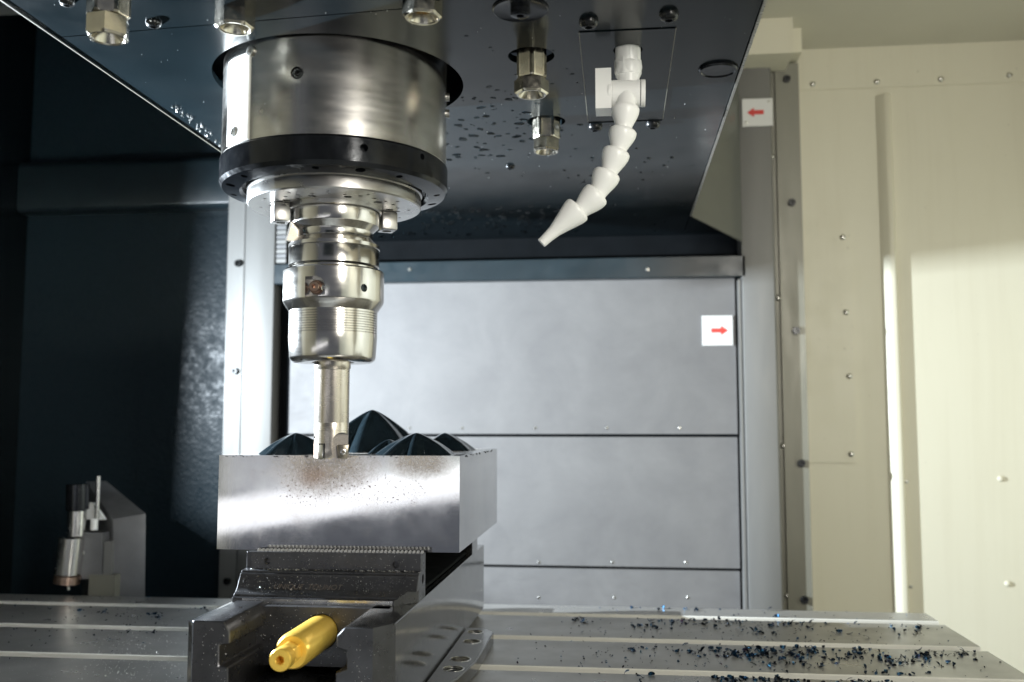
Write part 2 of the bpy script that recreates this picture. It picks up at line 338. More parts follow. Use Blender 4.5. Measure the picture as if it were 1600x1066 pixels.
# left post
t = thing('frame_post', 'bright pale grey upright post behind the spindle on the left, two bolt holes showing', 'post', (-500, 1250, -450), 'upright posts either side of the way cover')
bm = nb(); prism(bm, [(-536, 1250), (-511, 1250), (-511, 1304), (-536, 1304)], 2, -450, 480); bevel(bm, 0.8, 1); obj('flange', bm, M['post'], t)
bm = nb(); prism(bm, [(-509.5, 1247), (-467, 1247), (-467, 1304), (-509.5, 1304)], 2, -450, 480); bevel(bm, 1.5, 2); obj('channel', bm, M['post'], t)
for (u, vv) in ((373, 412), (367, 580), (360, 760), (356, 908)):
    q = onY(u, vv, 1250); link('bolt', CAPB, t, (q.x, 1250, q.z), FWD)
# right post
t = thing('frame_post', 'grey upright post on the right with black bolts down its olive edge strip', 'post', (200, 1250, -450), 'upright posts either side of the way cover')
bm = nb(); prism(bm, [(162, 1248), (203, 1248), (205, 1252), (205, 1290), (162, 1290)], 2, -450, 500); bevel(bm, 1.2, 2); obj('channel', bm, M['post'], t)
bm = nb(); box(bm, 205.5, 212, 1267, 1300, -450, 500); obj('seal_strip', bm, M['strip'], t)
bm = nb(); box(bm, 212.5, 243, 1262, YB-0.5, -450, 480); bevel(bm, 0.8, 1); obj('flange', bm, M['strip'], t)
bm = nb(); box(bm, 157.2, 160.4, 1252, 1275, -450, 189); bevel(bm, 1, 1); obj('edge_strip', bm, M['post'], t)
for (u, vv) in ((1230, 124), (1238, 317), (1245, 517), (1253, 724), (1258, 937)):
    q = onY(u, vv, 1262); link('bolt', CAPB, t, (q.x-1, 1262, q.z), FWD)
for (u, vv) in ((1206, 245), (1216, 466), (1224, 697), (1230, 931)):
    q = onY(u, vv, 1267); link('screw', DOME, t, (q.x, 1267, q.z), FWD)

# telescopic way cover behind the table
t = thing('way_cover', 'pale scuffed sheet steel way cover of three overlapping panels behind the block', 'machine cover', (-150, 1265, -260))
zs = [(213, -11.8, 1262), (-15.8, -183.6, 1266), (-187.6, -300, 1270)]
for (z1, z0, y) in zs:
    bm = nb(); box(bm, -447, 154, y, y+3, z0, z1); bevel(bm, 0.8, 1); obj('cover_panel', bm, M['cover'], t)
    bm = nb(); box(bm, -447, 154, y+3.2, y+22, z0-3, z0+1.5); obj('seam_shade', bm, M['void'], t)  # matt black strip behind the seam, its shade put into the colour
for vv, y, uu in ((669, 1262, (560, 640, 722, 836, 948, 1062)), (879, 1266, (842, 957, 1072)), (934, 1270, (842, 960, 1075))):
    for u in uu:
        q = onY(u, vv, y); link('rivet', RIVET, t, (q.x, y, q.z), FWD).scale = (0.75, 0.75, 0.6)
bm = nb(); box(bm, -462, -449, 1268, 1304, -450, 300); obj('gap_shade', bm, M['void'], t)  # black filler, stands in for the dark gap beside the left post
bm = nb(); box(bm, -447, 154, 1276, 1281, -330, 214); obj('back_sheet', bm, M['void'], t)
ZH_ = 256.0
# teal beam that carries the cover
t = thing('cover_beam', 'dark teal beam along the top of the way cover under the machine head', 'beam', (-160, 1250, 194))
bm = nb(); prism(bm, [(1248, 192.5), (1248, 220), (1286, 221), (1286, 216), (1261, 216), (1261, 192)], 0, -494, 167); bevel(bm, 0.8, 1); obj('beam', bm, M['teal'], t)
bm = nb(); box(bm, -466, 160, 1282, 1286, 221.3, ZH_ - 0.3); obj('recess_shade', bm, M['void'], t)  # matt black sheet, shade of the recess above the beam painted on
for u in (640, 1012):
    q = onY(u, 421, 1248); link('rivet', RIVET, t, (q.x, 1248, q.z), FWD)
# ribbed strip seen between left post and tool holder
t = thing('cable_chain', 'small ribbed grey chain beside the left post just left of the tool holder', 'cable chain', (-470, 1256, 222))
for k in range(11):
    bm = nb(); box(bm, -468, -452, 1250, 1258, 222.5+k*6.6, 227.6+k*6.6); bevel(bm, 1.0, 1); obj('link', bm, M['setter'] if k % 2 else M['post'], t)

# arrow signs
def sign(x0, x1, z0, z1, y, left, label):
    t = thing('arrow_sign', label, 'sign', ((x0+x1)/2, y, z0), 'white arrow plates')
    bm = nb(); box(bm, x0, x1, y-2.5, y, z0, z1); bevel(bm, 0.8, 2); obj('plate', bm, M['sign'], t)
    cx, cz, s = (x0+x1)/2 + (-2 if left else 2), (z0+z1)/2, (-1 if left else 1)
    pts = [(-10, -2.9), (2.5, -2.9), (2.5, -6.2), (11.5, 0), (2.5, 6.2), (2.5, 2.9), (-10, 2.9)]
    bm = nb(); prism(bm, [(cx+s*a, cz+b) for a, b in pts], 1, y-2.9, y-2.45); obj('arrow', bm, M['red'], t, smooth=False)
    for (sx, sz) in ((x1-4.5, z1-4.5), (x0+5, z0+5)):
        o = link('screw', RIVET, t, (sx, y-2.5, sz), FWD); o.scale = (0.85, 0.85, 0.6)
a, b = onY(1160.5, 197.5, 1244), onY(1207, 153, 1244)
sign(a.x, b.x, a.z, b.z, 1247.5, True, 'white square plate with a red arrow pointing left, on the right post')
a, b = onY(1097.5, 540, 1258), onY(1144.5, 493, 1258)
sign(a.x, b.x, a.z, b.z, 1261, False, 'white square plate with a red arrow pointing right, on the way cover')

# unseen ledge added under the work lamp, keeps its light off the table's left end
bm = nb(); prism(bm, [(-869, 790), (-762, 790), (-748, 806), (-742, 826), (-742, 848), (-752, 866), (-772, 875), (-869, 875)], 2, 82, 86); bevel(bm, 0.6, 1)
tag(obj('light_block_ledge', bm, M['strip']), 'grey sheet ledge added under the work lamp to block its downward light', 'ledge')
# unseen flap added to cut off the work lamp's light on the right wall
t = thing('light_block_flap', 'small dark flap on a rod added to cut off light from the work lamp', 'light blocker', (-660, 875, 116))
bm = nb(); box(bm, -662, -660, 852, 893, 116.2, 330); bevel(bm, 0.4, 1); obj('flap', bm, M['strip'], t)
bm = nb(); rod(bm, (-664, 872, 320), (-664, 872, 800), 4); obj('rod', bm, M['zinc'], t)

# ------------------------------------------------------------------ machine head
ZH = 256.0
AX, AY = -204.8, 668.0                                      # spindle axis
head = thing('machine_headstock', 'dark blue black machine head with a glossy underside over the whole table', 'machine head', (-140, 800, ZH))
under = [(-366, 495), (89.6, 495), (89.6, 1162), (170, 1262), (170, 1290), (-366, 1290)]
bm = nb(); prism(bm, under, 2, ZH, ZH+5); bevel(bm, 0.4, 1)
plate = obj('underside_plate', bm, M['head'], head)
cb = nb()
lathe(cb, [(92.5, ZH-5), (92.5, ZH+12)], (AX-0.5, AY+9.3, 0), segs=96)
N4, N5 = onZ(830, 88, ZH), onZ(853.5, 190, ZH)
for q in (N4, N5): lathe(cb, [(16.2, ZH-5), (16.2, ZH+12)], (q.x, q.y, 0), segs=40)
HX = onZ(981, 77, ZH)
lathe(cb, [(10.0, ZH-5), (10.0, ZH+12)], (HX.x, HX.y, 0), segs=40)
cut(plate, cb)
cb = nb()                                                  # seam between front and rear plate
pa, pb, pc = onZ(-60, 71, ZH), onZ(640, 13, ZH), onZ(720, -9, ZH)
for s0, s1 in ((pa, pb), (pb, pc)):
    d = (s1-s0); n = Vector((-d.y, d.x, 0)).normalized()*0.55
    q = [s0-n, s0+n, s1+n, s1-n]
    hexa(cb, [(x.x, x.y, ZH-1) for x in q] + [(x.x, x.y, ZH+1.6) for x in q])
    bmesh.ops.recalc_face_normals(cb, faces=cb.faces)
cut(plate, cb)
bm = nb(); prism(bm, [(-364, 495), (88, 495), (88, 1162), (168, 1262), (168, 1290), (-364, 1290)], 2, ZH+40, 760); obj('casting', bm, M['void'], head)
# side sheets of the head: left, right, angled rear right
bm = nb(); box(bm, -368, -366.2, 495, 1290, ZH-0.8, 760); obj('side_sheet', bm, M['head'], head)
bm = nb(); box(bm, 89.8, 91.4, 495, 1161, ZH-0.8, 760); obj('side_sheet', bm, M['head'], head)
bm = nb(); hexa(bm, [(90, 1160, ZH-2), (91.5, 1159, ZH-2), (171.5, 1258, 236), (170, 1259.5, 236), (90, 1160, 560), (91.5, 1159, 560), (171.5, 1258, 560), (170, 1259.5, 560)]); bmesh.ops.recalc_face_normals(bm, faces=bm.faces)
m2 = mat('semi_gloss_grey_sheet', (0.16, 0.165, 0.15), 0.3, 0.20, 0.06, 10, bmp=0.04, bscale=200); obj('angled_sheet', bm, m2, head)
bm = nb(); prism(bm, [(90, 1160), (170, 1259.5), (90, 1262)], 2, ZH-1.6, ZH-0.6); obj('corner_sheet', bm, M['head'], head)
# bare metal edges
bm = nb(); box(bm, 89.7, 91.6, 495, 1160, ZH-1.9, ZH-0.9); obj('edge_trim', bm, M['zinc'], head)
bm = nb(); box(bm, -367.6, -366.9, 495, 1260, ZH-1.3, ZH-0.9); obj('edge_trim', bm, M['strip'], head)
# bolts on the underside
for (u, vv, sc) in ((240, 35, 1.0), (797, 260, 0.95), (105, 2, 0.9)):
    q = onZ(u, vv, ZH); o = link('button_screw', BUTTON, head, (q.x, q.y, ZH), DOWN); o.scale = (sc, sc, sc)
# round plugs
q = onZ(813, 14, ZH)
bm = nb(); lathe(bm, [(17.5, ZH), (17.5, ZH-0.8), (16.5, ZH-1.4), (15.5, ZH-1.2), (11, ZH-0.6), (6.2, ZH-0.6), (6.0, ZH-4), (4.8, ZH-4.6), (2.6, ZH-4.6), (2.6, ZH-2), (0, ZH-2)], (q.x, q.y, 0), segs=48, shape=lambda k, t: hexr(t) if k in (8, 9) else 1)
obj('plug', bm, M['blackgloss'], head)
q = onZ(1122, 108, ZH)
bm = nb(); lathe(bm, [(14.2, ZH), (14.2, ZH-1.0), (13.2, ZH-2.2), (12.2, ZH-2.2), (11.5, ZH-1.4), (0, ZH-1.2)], (q.x, q.y, 0), segs=48)
obj('plug', bm, M['blackgloss'], head)
# square access plate around the hose
cs = [onZ(u, vv, ZH) for u, vv in ((905, 51), (1054, 42), (1036, 185), (920, 189))]
x0, x1 = (cs[0].x+cs[3].x)/2, (cs[1].x+cs[2].x)/2; y0, y1 = (cs[0].y+cs[1].y)/2, (cs[2].y+cs[3].y)/2
bm = nb(); box(bm, x0, x1, y0, y1, ZH-0.7, ZH-0.2); bevel(bm, 0.2, 1)
ap = obj('access_plate', bm, M['head'], head)
cb = nb(); lathe(cb, [(10.0, ZH-9), (10.0, ZH+12)], (HX.x, HX.y, 0), segs=40); cut(ap, cb)
for xa, xb in ((x0-0.7, x0-0.1), (x1+0.1, x1+0.7)):
    bm = nb(); box(bm, xa, xb, y0, y1, ZH-0.75, ZH-0.2); obj('worn_edge', bm, M['strip'], ap)
bm = nb(); box(bm, x0, x1, y1+0.1, y1+5.5, ZH-0.35, ZH-0.15); obj('shadow_strip', bm, M['void'], ap)  # flat dark strip drawn as the shadow along the plate's rear edge
for (u, vv) in ((920, 33), (1045, 22), (930, 197), (1020, 193)):
    q = onZ(u, vv, ZH); o = link('button_screw', BUTTON, ap, (q.x, q.y, ZH), DOWN); o.scale = (1.25, 1.25, 1.35)

# ------------------------------------------------------------------ spindle
sp = thing('spindle', 'bright steel spindle collar with a black ring, hanging from the machine head', 'spindle', (AX, AY, 150))
CAMD = Vector((-AX, -AY, 0)).normalized(); RGT = Vector((-CAMD.y, CAMD.x, 0))
def azp(phi, r, z): return Vector((AX, AY, 0)) + (CAMD*math.cos(phi)+RGT*math.sin(phi))*r + Vector((0, 0, z))
def hitcyl(u, vv, r):
    d = _ray(u, vv); a = d.x**2+d.y**2; b = -2*(d.x*AX+d.y*AY); c = AX*AX+AY*AY-r*r
    t = (-b-math.sqrt(max(0, b*b-4*a*c)))/(2*a); q = d*t
    n = Vector((q.x-AX, q.y-AY, 0)).normalized(); return q, n
bm = nb(); lathe(bm, [(60, 330), (81, 330), (81, 189.5), (80.4, 188.8), (60, 188.8)], (AX, AY, 0), segs=160, caps=False)
col = obj('collar', bm, M['collar'], sp)
bm = nb(); lathe(bm, [(60, 188.6), (81.6, 188.6), (82.2, 187.8), (82.2, 172), (80.2, 169.3), (68, 167.2), (66, 169), (65.5, 172.5), (55, 172.5)], (AX, AY, 0), segs=160, caps=False)
ring = obj('clamp_ring', bm, M['blackgloss'], sp)
bm = nb(); lathe(bm, [(20, 172.3), (63.5, 172.3), (63.5, 168.2), (62.2, 167.6), (62.6, 166.4), (62.6, 159.2), (61.8, 158.2), (34.0, 158.2), (34, 155.0), (33.2, 154.4), (32.6, 154.6), (32.5, 160), (0, 160)], (AX, AY, 0), segs=160, caps=False)
fl = obj('spindle_flange', bm, M['flange'], sp)
cb = nb()
for i, (rr, r) in enumerate([(46, 1.5)]*26):
    a = 2*PI*i/26+0.07; lathe(cb, [(r, 152), (r, 166)], (AX+rr*math.cos(a), AY+rr*math.sin(a), 0), segs=16)
for i in range(10):
    a = 2*PI*i/10+0.2; lathe(cb, [(2.9, 152), (2.9, 165)], (AX+39.5*math.cos(a), AY+39.5*math.sin(a), 0), segs=20)
for i in range(12):
    a = 2*PI*i/12+0.2; lathe(cb, [(1.3, 152), (1.3, 166)], (AX+53.5*math.cos(a), AY+53.5*math.sin(a), 0), segs=16)
cut(fl, cb)
cb = nb()
for i in range(16):
    a = 2*PI*i/16+0.12
    if i % 4 != 3: lathe(cb, [(3.4 if i % 2 else 2.4, 160), (3.4 if i % 2 else 2.4, 176)], (AX+74.5*math.cos(a), AY+74.5*math.sin(a), 0), segs=24)
for (u, vv, r) in ((569, 231, 2.7), (660, 245, 2.2)):
    q, n = hitcyl(u, vv, 82.2); rod(cb, q+n*4, q-n*6, r, segs=24)
cut(ring, cb)
cb = nb()
for (u, vv, r) in ((464, 114, 4.4), (408, 174, 1.8), (704, 152, 3.6), (704, 178, 3.2)):
    q, n = hitcyl(u, vv, 81); rod(cb, q+n*4, q-n*6, r, segs=32)
cut(col, cb)
q, n = hitcyl(464, 114, 81)
bm = nb(); lathe(bm, [(4.0, -6), (4.0, -1.6), (3.4, -0.9), (2.1, -0.9), (2.1, -3.5), (0, -3.5)], q, n, 32, shape=lambda k, t: hexr(t) if k in (3, 4) else 1); obj('set_screw', bm, M['black'], sp)
q, n = hitcyl(408, 174, 81)
bm = nb(); lathe(bm, [(1.7, -5), (1.7, -0.6), (0, -0.6)], q, n, 20); obj('set_screw', bm, M['zinc'], sp)
for vv in (152, 178):
    q, n = hitcyl(704, vv, 81); bm = nb(); lathe(bm, [(3.1, -5), (3.1, -0.8), (1.6, -0.8), (1.6, -3), (0, -3)], q, n, 24); obj('set_screw', bm, M['zinc'], sp)
# flat cover strip on the collar with two cross-head screws
bm = nb(); f0, f1 = R(-64.5), R(-45.5); nA = 10
outer, inner = [], []
for k in range(nA+1):
    ph = f0+(f1-f0)*k/nA
    outer.append([bm.verts.new(azp(ph, 82.0, z)) for z in (190.2, 250)]); inner.append([bm.verts.new(azp(ph, 80.6, z)) for z in (190.2, 250)])
for k in range(nA):
    o0, o1, i0, i1 = outer[k], outer[k+1], inner[k], inner[k+1]
    bm.faces.new((o0[0], o1[0], o1[1], o0[1])); bm.faces.new((i1[0], i0[0], i0[1], i1[1])); bm.faces.new((o0[1], o1[1], i1[1], i0[1])); bm.faces.new((i0[0], i1[0], o1[0], o0[0]))
for e in (0, nA):
    bm.faces.new((outer[e][0], outer[e][1], inner[e][1], inner[e][0]))
bmesh.ops.recalc_face_normals(bm, faces=bm.faces); cs_ = obj('cover_strip', bm, M['plate'], sp)
def cross_screw(q, n, r, par):
    bm = nb(); lathe(bm, [(r, -1), (r, 0.35), (r*0.8, 0.6), (0, 0.7)], q, n, 24); s_ = obj('cross_screw', bm, M['zinc'], par)
    cb = nb(); fr = Matrix.Translation(q) @ frame((0, 0, 0), n) @ Matrix.Rotation(0.4, 4, 'Z')
    box(cb, -r*0.6, r*0.6, -r*0.12, r*0.12, 0.1, 2, fr); cut(s_, cb)
    cb = nb(); box(cb, -r*0.12, r*0.12, -r*0.6, r*0.6, 0.1, 2, fr); cut(s_, cb)
for (u, vv) in ((391, 79), (365, 207)):
    q, n = hitcyl(u, vv, 82.0); cross_screw(q, n, 3.6, cs_)
# drive keys
for s, (u, vv) in ((1, (445, 318)), (-1, None or (0, 0))):
    cx, cy = AX - s*34, AY - s*19; a = math.atan2(-s*19, -s*34)
    rt = Matrix.Translation((cx, cy, 0)) @ Matrix.Rotation(a, 4, 'Z')
    bm = nb(); box(bm, -5.5, 6.5, -7.5, 7.5, 144.5, 158.1, rt); bevel(bm, 1.2, 2); k_ = obj('drive_key', bm, M['flange'], sp)
    cb = nb(); lathe(cb, [(3.6, 140), (3.6, 150)], (cx, cy, 0), segs=24); cut(k_, cb)
    bm = nb(); lathe(bm, [(3.4, 152), (3.4, 146.5), (1.8, 146.5), (1.8, 149), (0, 149)], (cx, cy, 0), segs=24); obj('cap_screw', bm, M['black'], k_)

# ------------------------------------------------------------------ tool holder
th = thing('tool_holder', 'nickel steel hydraulic tool holder with grooved sleeve, clamped in the spindle', 'tool holder', (AX, AY, 45))
prof = [(20, 158), (31.4, 155), (32.2, 154.0), (32.2, 144.6), (31.9, 144.1), (27.9, 140.0), (27.7, 139.6), (27.7, 134.6), (27.9, 134.2), (31.9, 130.8), (32.8, 130.0), (32.8, 127.5), (32.3, 127.1), (32.5, 126.6), (32.6, 114.6), (31.9, 113.6), (30.8, 113.2), (30.8, 111.6)]
bm = nb(); lathe(bm, prof, (AX, AY, 0), segs=144); hf = obj('taper_flange', bm, M['holder'], th)
cb = nb()
for s in (1, -1):                                            # key ways in the flange
    a = math.atan2(-s*19, -s*34); rt = Matrix.Translation((AX, AY, 0)) @ Matrix.Rotation(a, 4, 'Z')
    box(cb, 26.8, 44, -7.8, 7.8, 133.0, 160, rt)
cut(hf, cb)
prof = [(28, 111.8), (35.4, 111.2), (36.2, 110.2), (36.2, 89), (35.6, 87.4), (32.6, 82.8), (31.7, 81.6)]
z = 80.2
for k in range(9):                                           # grooves of the sleeve
    prof += [(31.7, z), (31.15, z-0.25), (31.15, z-0.55), (31.7, z-0.8)]; z -= 1.78
prof += [(31.7, 62.5), (31.5, 60), (30.8, 48.6), (30.2, 47), (28.4, 45.3), (27.8, 45), (15.5, 45), (14.5, 46.5), (10, 46.5)]
bm = nb(); lathe(bm, prof, (AX, AY, 0), segs=144); hb = obj('sleeve', bm, M['holder'], th, ang=25)
cb = nb(); q, n = hitcyl(492, 447, 36.2); tz = n.cross(Vector((0, 0, 1))).normalized()
q2 = q - tz*0
rod(cb, q+n*5, q-n*7.5, 7.0, segs=40)
fr = Matrix.Translation(q) @ frame((0, 0, 0), n, (0, 0, 1))
side = -1 if (fr.to_3x3() @ Vector((1, 0, 0))).dot(RGT) > 0 else 1
box(cb, min(0, side*7.5), max(0, side*7.5), -7.0, 7.0, -7.5, 5, fr)
cut(hb, cb)
cb = nb(); q3, n3 = hitcyl(569, 450, 36.2); rod(cb, q3+n3*4, q3-n3*8, 2.8, segs=32); cut(hb, cb)
cq = q + fr.to_3x3() @ Vector((side*1.2, 0, 0))
bm = nb(); lathe(bm, [(5.0, -7.5), (5.0, -5.2), (4.4, -4.4), (3.8, -4.4), (3.8, -1.6), (3.3, -1.0), (1.7, -1.0), (1.7, -4), (0, -4)], cq, n, 32, shape=lambda k, t: hexr(t) if k in (6, 7) else 1); obj('clamp_screw', bm, M['copper'], th)
bm = nb(); lathe(bm, [(2.6, -8), (2.6, -2.2), (0, -2.0)], q3, n3, 24); obj('set_screw', bm, M['teal'], th)
q4 = q + fr.to_3x3() @ Vector((-side*6.0, -1.2, -1.4)); bm = nb(); lathe(bm, [(2.0, -3), (2.0, 0.2), (1.2, 0.5), (1.2, -1), (0, -1)], q4, n, 20); obj('lock_pin', bm, M['bright'], th)
# gauge tongue at the key way
bm = nb(); a = math.atan2(-19, -34); rt = Matrix.Translation((AX, AY, 0)) @ Matrix.Rotation(a+0.12, 4, 'Z')
hexa(bm, [rt @ Vector(v_) for v_ in ((24, -3, 131), (36, -3, 131), (36, 2, 131), (24, 2, 131), (24, -3, 146), (32.5, -3, 145), (32.5, 2, 145), (24, 2, 146))]); bevel(bm, 0.6, 1); obj('tongue', bm, M['shank'], th)

# ------------------------------------------------------------------ end mill
em = thing('end_mill', 'straight indexable end mill with carbide inserts, standing against the block edge', 'milling cutter', (AX, AY, -24))
TB = -23.6
bm = nb(); lathe(bm, [(8, 46), (13.0, 46), (13.0, 41.0), (12.5, 40.2), (12.3, 39), (12.25, 2.2), (12.15, 1.8), (12.15, 1.4), (12.25, 1), (12.25, -4), (8, -4)], (AX, AY, 0), segs=96)
obj('shank', bm, M['shank'], em)
bm = nb(); lathe(bm, [(0, -4.05), (12.2, -4.05), (12.25, -4.1), (12.25, -10), (12.25, -16), (12.6, TB+0.8), (12.2, TB), (0, TB)], (AX, AY, 0), segs=96)
sh = obj('cutter_body', bm, M['shank'], em)
FR = Matrix((RGT, -CAMD, Vector((0, 0, 1)))).transposed().to_4x4(); FR = Matrix.Translation((AX, AY, 0)) @ FR     # local x right, -y to the camera
cb = nb()
def pocket(rot, x0, x1, y0, y1, ztop, bmx):
    rt = FR @ Matrix.Rotation(rot, 4, 'Z')
    box(bmx, x0, x1, y0, y1, TB-4, ztop-5, rt)
    fr2 = rt @ Matrix.Translation(((x0+x1)/2, y1, ztop-5.02)) @ Matrix.Rotation(PI/2, 4, 'X')
    n0 = len(bmx.verts); lathe(bmx, [((x1-x0)/2, 0), ((x1-x0)/2, y1-y0)], (0, 0, 0), None, 32)
    bmx.verts.ensure_lookup_table(); bmesh.ops.transform(bmx, matrix=fr2, verts=bmx.verts[n0:])
pocket(0.0, 0.6, 14, -16, -3.2, -7.0, cb); cut(sh, cb)
cb = nb(); pocket(PI*0.9, 2, 14, -16, -3.2, -7.5, cb); cut(sh, cb)
L_ = FR @ Matrix.Rotation(R(200), 4, 'Z')                     # flat with a coolant hole beside the left insert
cb = nb(); box(cb, 11.1, 20, -5.0, 5.0, TB-4, -12.5, L_); n0 = len(cb.verts)
lathe(cb, [(4.95, 11.15), (4.95, 20)], (0, 0, 0), None, 32); cb.verts.ensure_lookup_table()
bmesh.ops.transform(cb, matrix=L_ @ Matrix.Translation((0, 0, -12.5)) @ Matrix.Rotation(PI/2, 4, 'Y'), verts=cb.verts[n0:]); cut(sh, cb)
bm = nb(); box(bm, 10.6, 11.35, -4.6, 4.6, TB+0.2, -11.5, L_); bevel(bm, 0.3, 1); pf = obj('pocket_face', bm, M['copper'], em)
bm = nb(); rod(bm, L_ @ Vector((11.0, -2.2, -17.5)), L_ @ Vector((11.42, -2.2, -17.5)), 0.75, segs=16); obj('coolant_hole', bm, M['void'], pf)
L2 = FR @ Matrix.Rotation(R(234.5), 4, 'Z')
bm = nb(); box(bm, 8, 12.75, -2.5, 2.3, TB-0.6, -13.8, L2); bevel(bm, 0.5, 2); obj('insert', bm, M['bright'], em)
bm = nb(); box(bm, 8, 12.4, 2.35, 3.0, TB+0.2, -13.0, L2); box(bm, 8, 12.4, -2.6, 3.0, -13.7, -13.1, L2); o = obj('seat_gap', bm, M['void'], em)
def insert(rot, x0, x1, y0, screw_y, m_):
    rt = FR @ Matrix.Rotation(rot, 4, 'Z')
    bm = nb(); hexa(bm, [rt @ Vector(v_) for v_ in ((x0+0.8, y0, TB-0.5), (x1-1.5, y0, TB-0.6), (x1-1.8, y0+3.8, TB+0.2), (x0+1, y0+3.8, TB+0.2), (x0, y0, -14.2), (x1, y0, -13.6), (x1-1, y0+3.8, -13.8), (x0+0.5, y0+3.8, -14.2))])
    bmesh.ops.recalc_face_normals(bm, faces=bm.faces); bevel(bm, 0.7, 2); ins = obj('insert', bm, m_, em)
    c = rt @ Vector(((x0+x1)/2, y0, -19)); nn = rt.to_3x3() @ Vector((0, -1, 0))
    bm = nb(); lathe(bm, [(2.0, -1.5), (2.0, 0.35), (1.5, 0.5), (1.1, 0.5), (1.1, -0.8), (0, -0.8)], c, nn, 20); obj('insert_screw', bm, M['bright'], ins)
insert(0.0, 4.0, 12.8, -6.6, 0, M['insert'])
insert(PI*0.9, 4.0, 12.8, -6.6, 0, M['insert'])

# ------------------------------------------------------------------ coolant nozzles
def nozzle(u, v_, Y, rc, nut, turn, label, stained=False):
    q = onY(u, v_, Y); ztip = q.z; zs_ = ztip+nut
    t = thing('coolant_nozzle', label, 'nozzle', q, 'hexagonal coolant nozzles under the head')
    def place(bm, tn):
        bmesh.ops.rotate(bm, verts=bm.verts, cent=(0, 0, 0), matrix=Matrix.Rotation(tn, 3, 'Z')); bmesh.ops.translate(bm, verts=bm.verts, vec=(q.x, q.y, 0))
    bm = nb(); lathe(bm, [(rc, 300), (rc, zs_+1.3), (rc*0.96, zs_+0.2), (rc*0.7, zs_+0.2)], (0, 0, 0), None, 72, shape=lambda k, tt: hexr(tt) if k < 2 else min(hexr(tt), 0.93)); place(bm, turn); obj('hex_body', bm, M['nickel'], t, ang=22)
    bm = nb(); h = nut
    lathe(bm, [(rc*0.6, zs_), (rc*0.93, zs_), (rc*1.02, zs_-0.9), (rc*1.02, ztip+1.6), (rc*0.93, ztip+0.1), (rc*0.86, ztip), (rc*0.78, ztip), (rc*0.72, ztip+0.7), (rc*0.42, ztip+h*0.75), (rc*0.42, ztip+h*0.95), (0, ztip+h*0.95)], (0, 0, 0), None, 72,
          shape=lambda k, tt: hexr(tt) if k in (2, 3) else (min(hexr(tt), 0.95) if k in (1, 4) else 1)); place(bm, turn+PI/6); nt_ = obj('nozzle_nut', bm, M['nickel'], t, ang=22)
    bm = nb(); lathe(bm, [(rc*0.43, ztip+h*0.9), (rc*0.43, ztip+h*0.55), (rc*0.30, ztip+h*0.40), (rc*0.12, ztip+h*0.38), (rc*0.12, ztip+h*0.7), (0, ztip+h*0.7)], (q.x, q.y, 0), segs=32); obj('jet', bm, M['brass'] if stained else M['bright'], nt_)
    return t
nozzle(830.5, 149, N4.y, 11.8, 11, 0.12, 'hexagonal metal nozzle left of the white hose valve, nearer the front')
nozzle(853.5, 238, N5.y, 11.8, 11, 0.62, 'rearmost hexagonal metal nozzle, below and behind the one beside the hose valve')
nozzle(168, 61, 515, 12.4, 13, 0.9, 'large hexagonal metal nozzle near the upper left corner, far left of the spindle')
nozzle(367, 46, 550, 12.0, 13, 0.35, 'hexagonal metal nozzle over the left rim of the spindle collar')
nozzle(660, 29, 550, 12.0, 13, 0.3, 'hexagonal metal nozzle with an amber stained mouth over the right of the collar', True)

# ------------------------------------------------------------------ white jointed coolant hose
hs = thing('coolant_hose', 'white plastic jointed coolant hose with a valve, curving down to the left', 'hose', (HX.x, HX.y, ZH))
YH = HX.y
bm = nb(); lathe(bm, [(8.6, 262), (8.6, 248.5), (9.3, 248), (9.3, 239), (8.4, 236.8), (6.5, 236.6)], (HX.x, YH, 0), segs=48, shape=lambda k, t: hexr(t+0.35)*1.02 if k in (2, 3) else 1); obj('hex_fitting', bm, M['white'], hs)
def px(u, v_, y=YH): return onY(u, v_, y)
mm_px = 1/FPX*YH
a, b = px(982, 97), px(982, 131)
bm = nb(); L = (b-a).length; lathe(bm, [(7.6, 0), (9.0, 1.6), (9.3, 4.2), (8.6, 8), (7.4, 12), (7.0, L)], a, b-a, 48); obj('segment', bm, M['white'], hs)
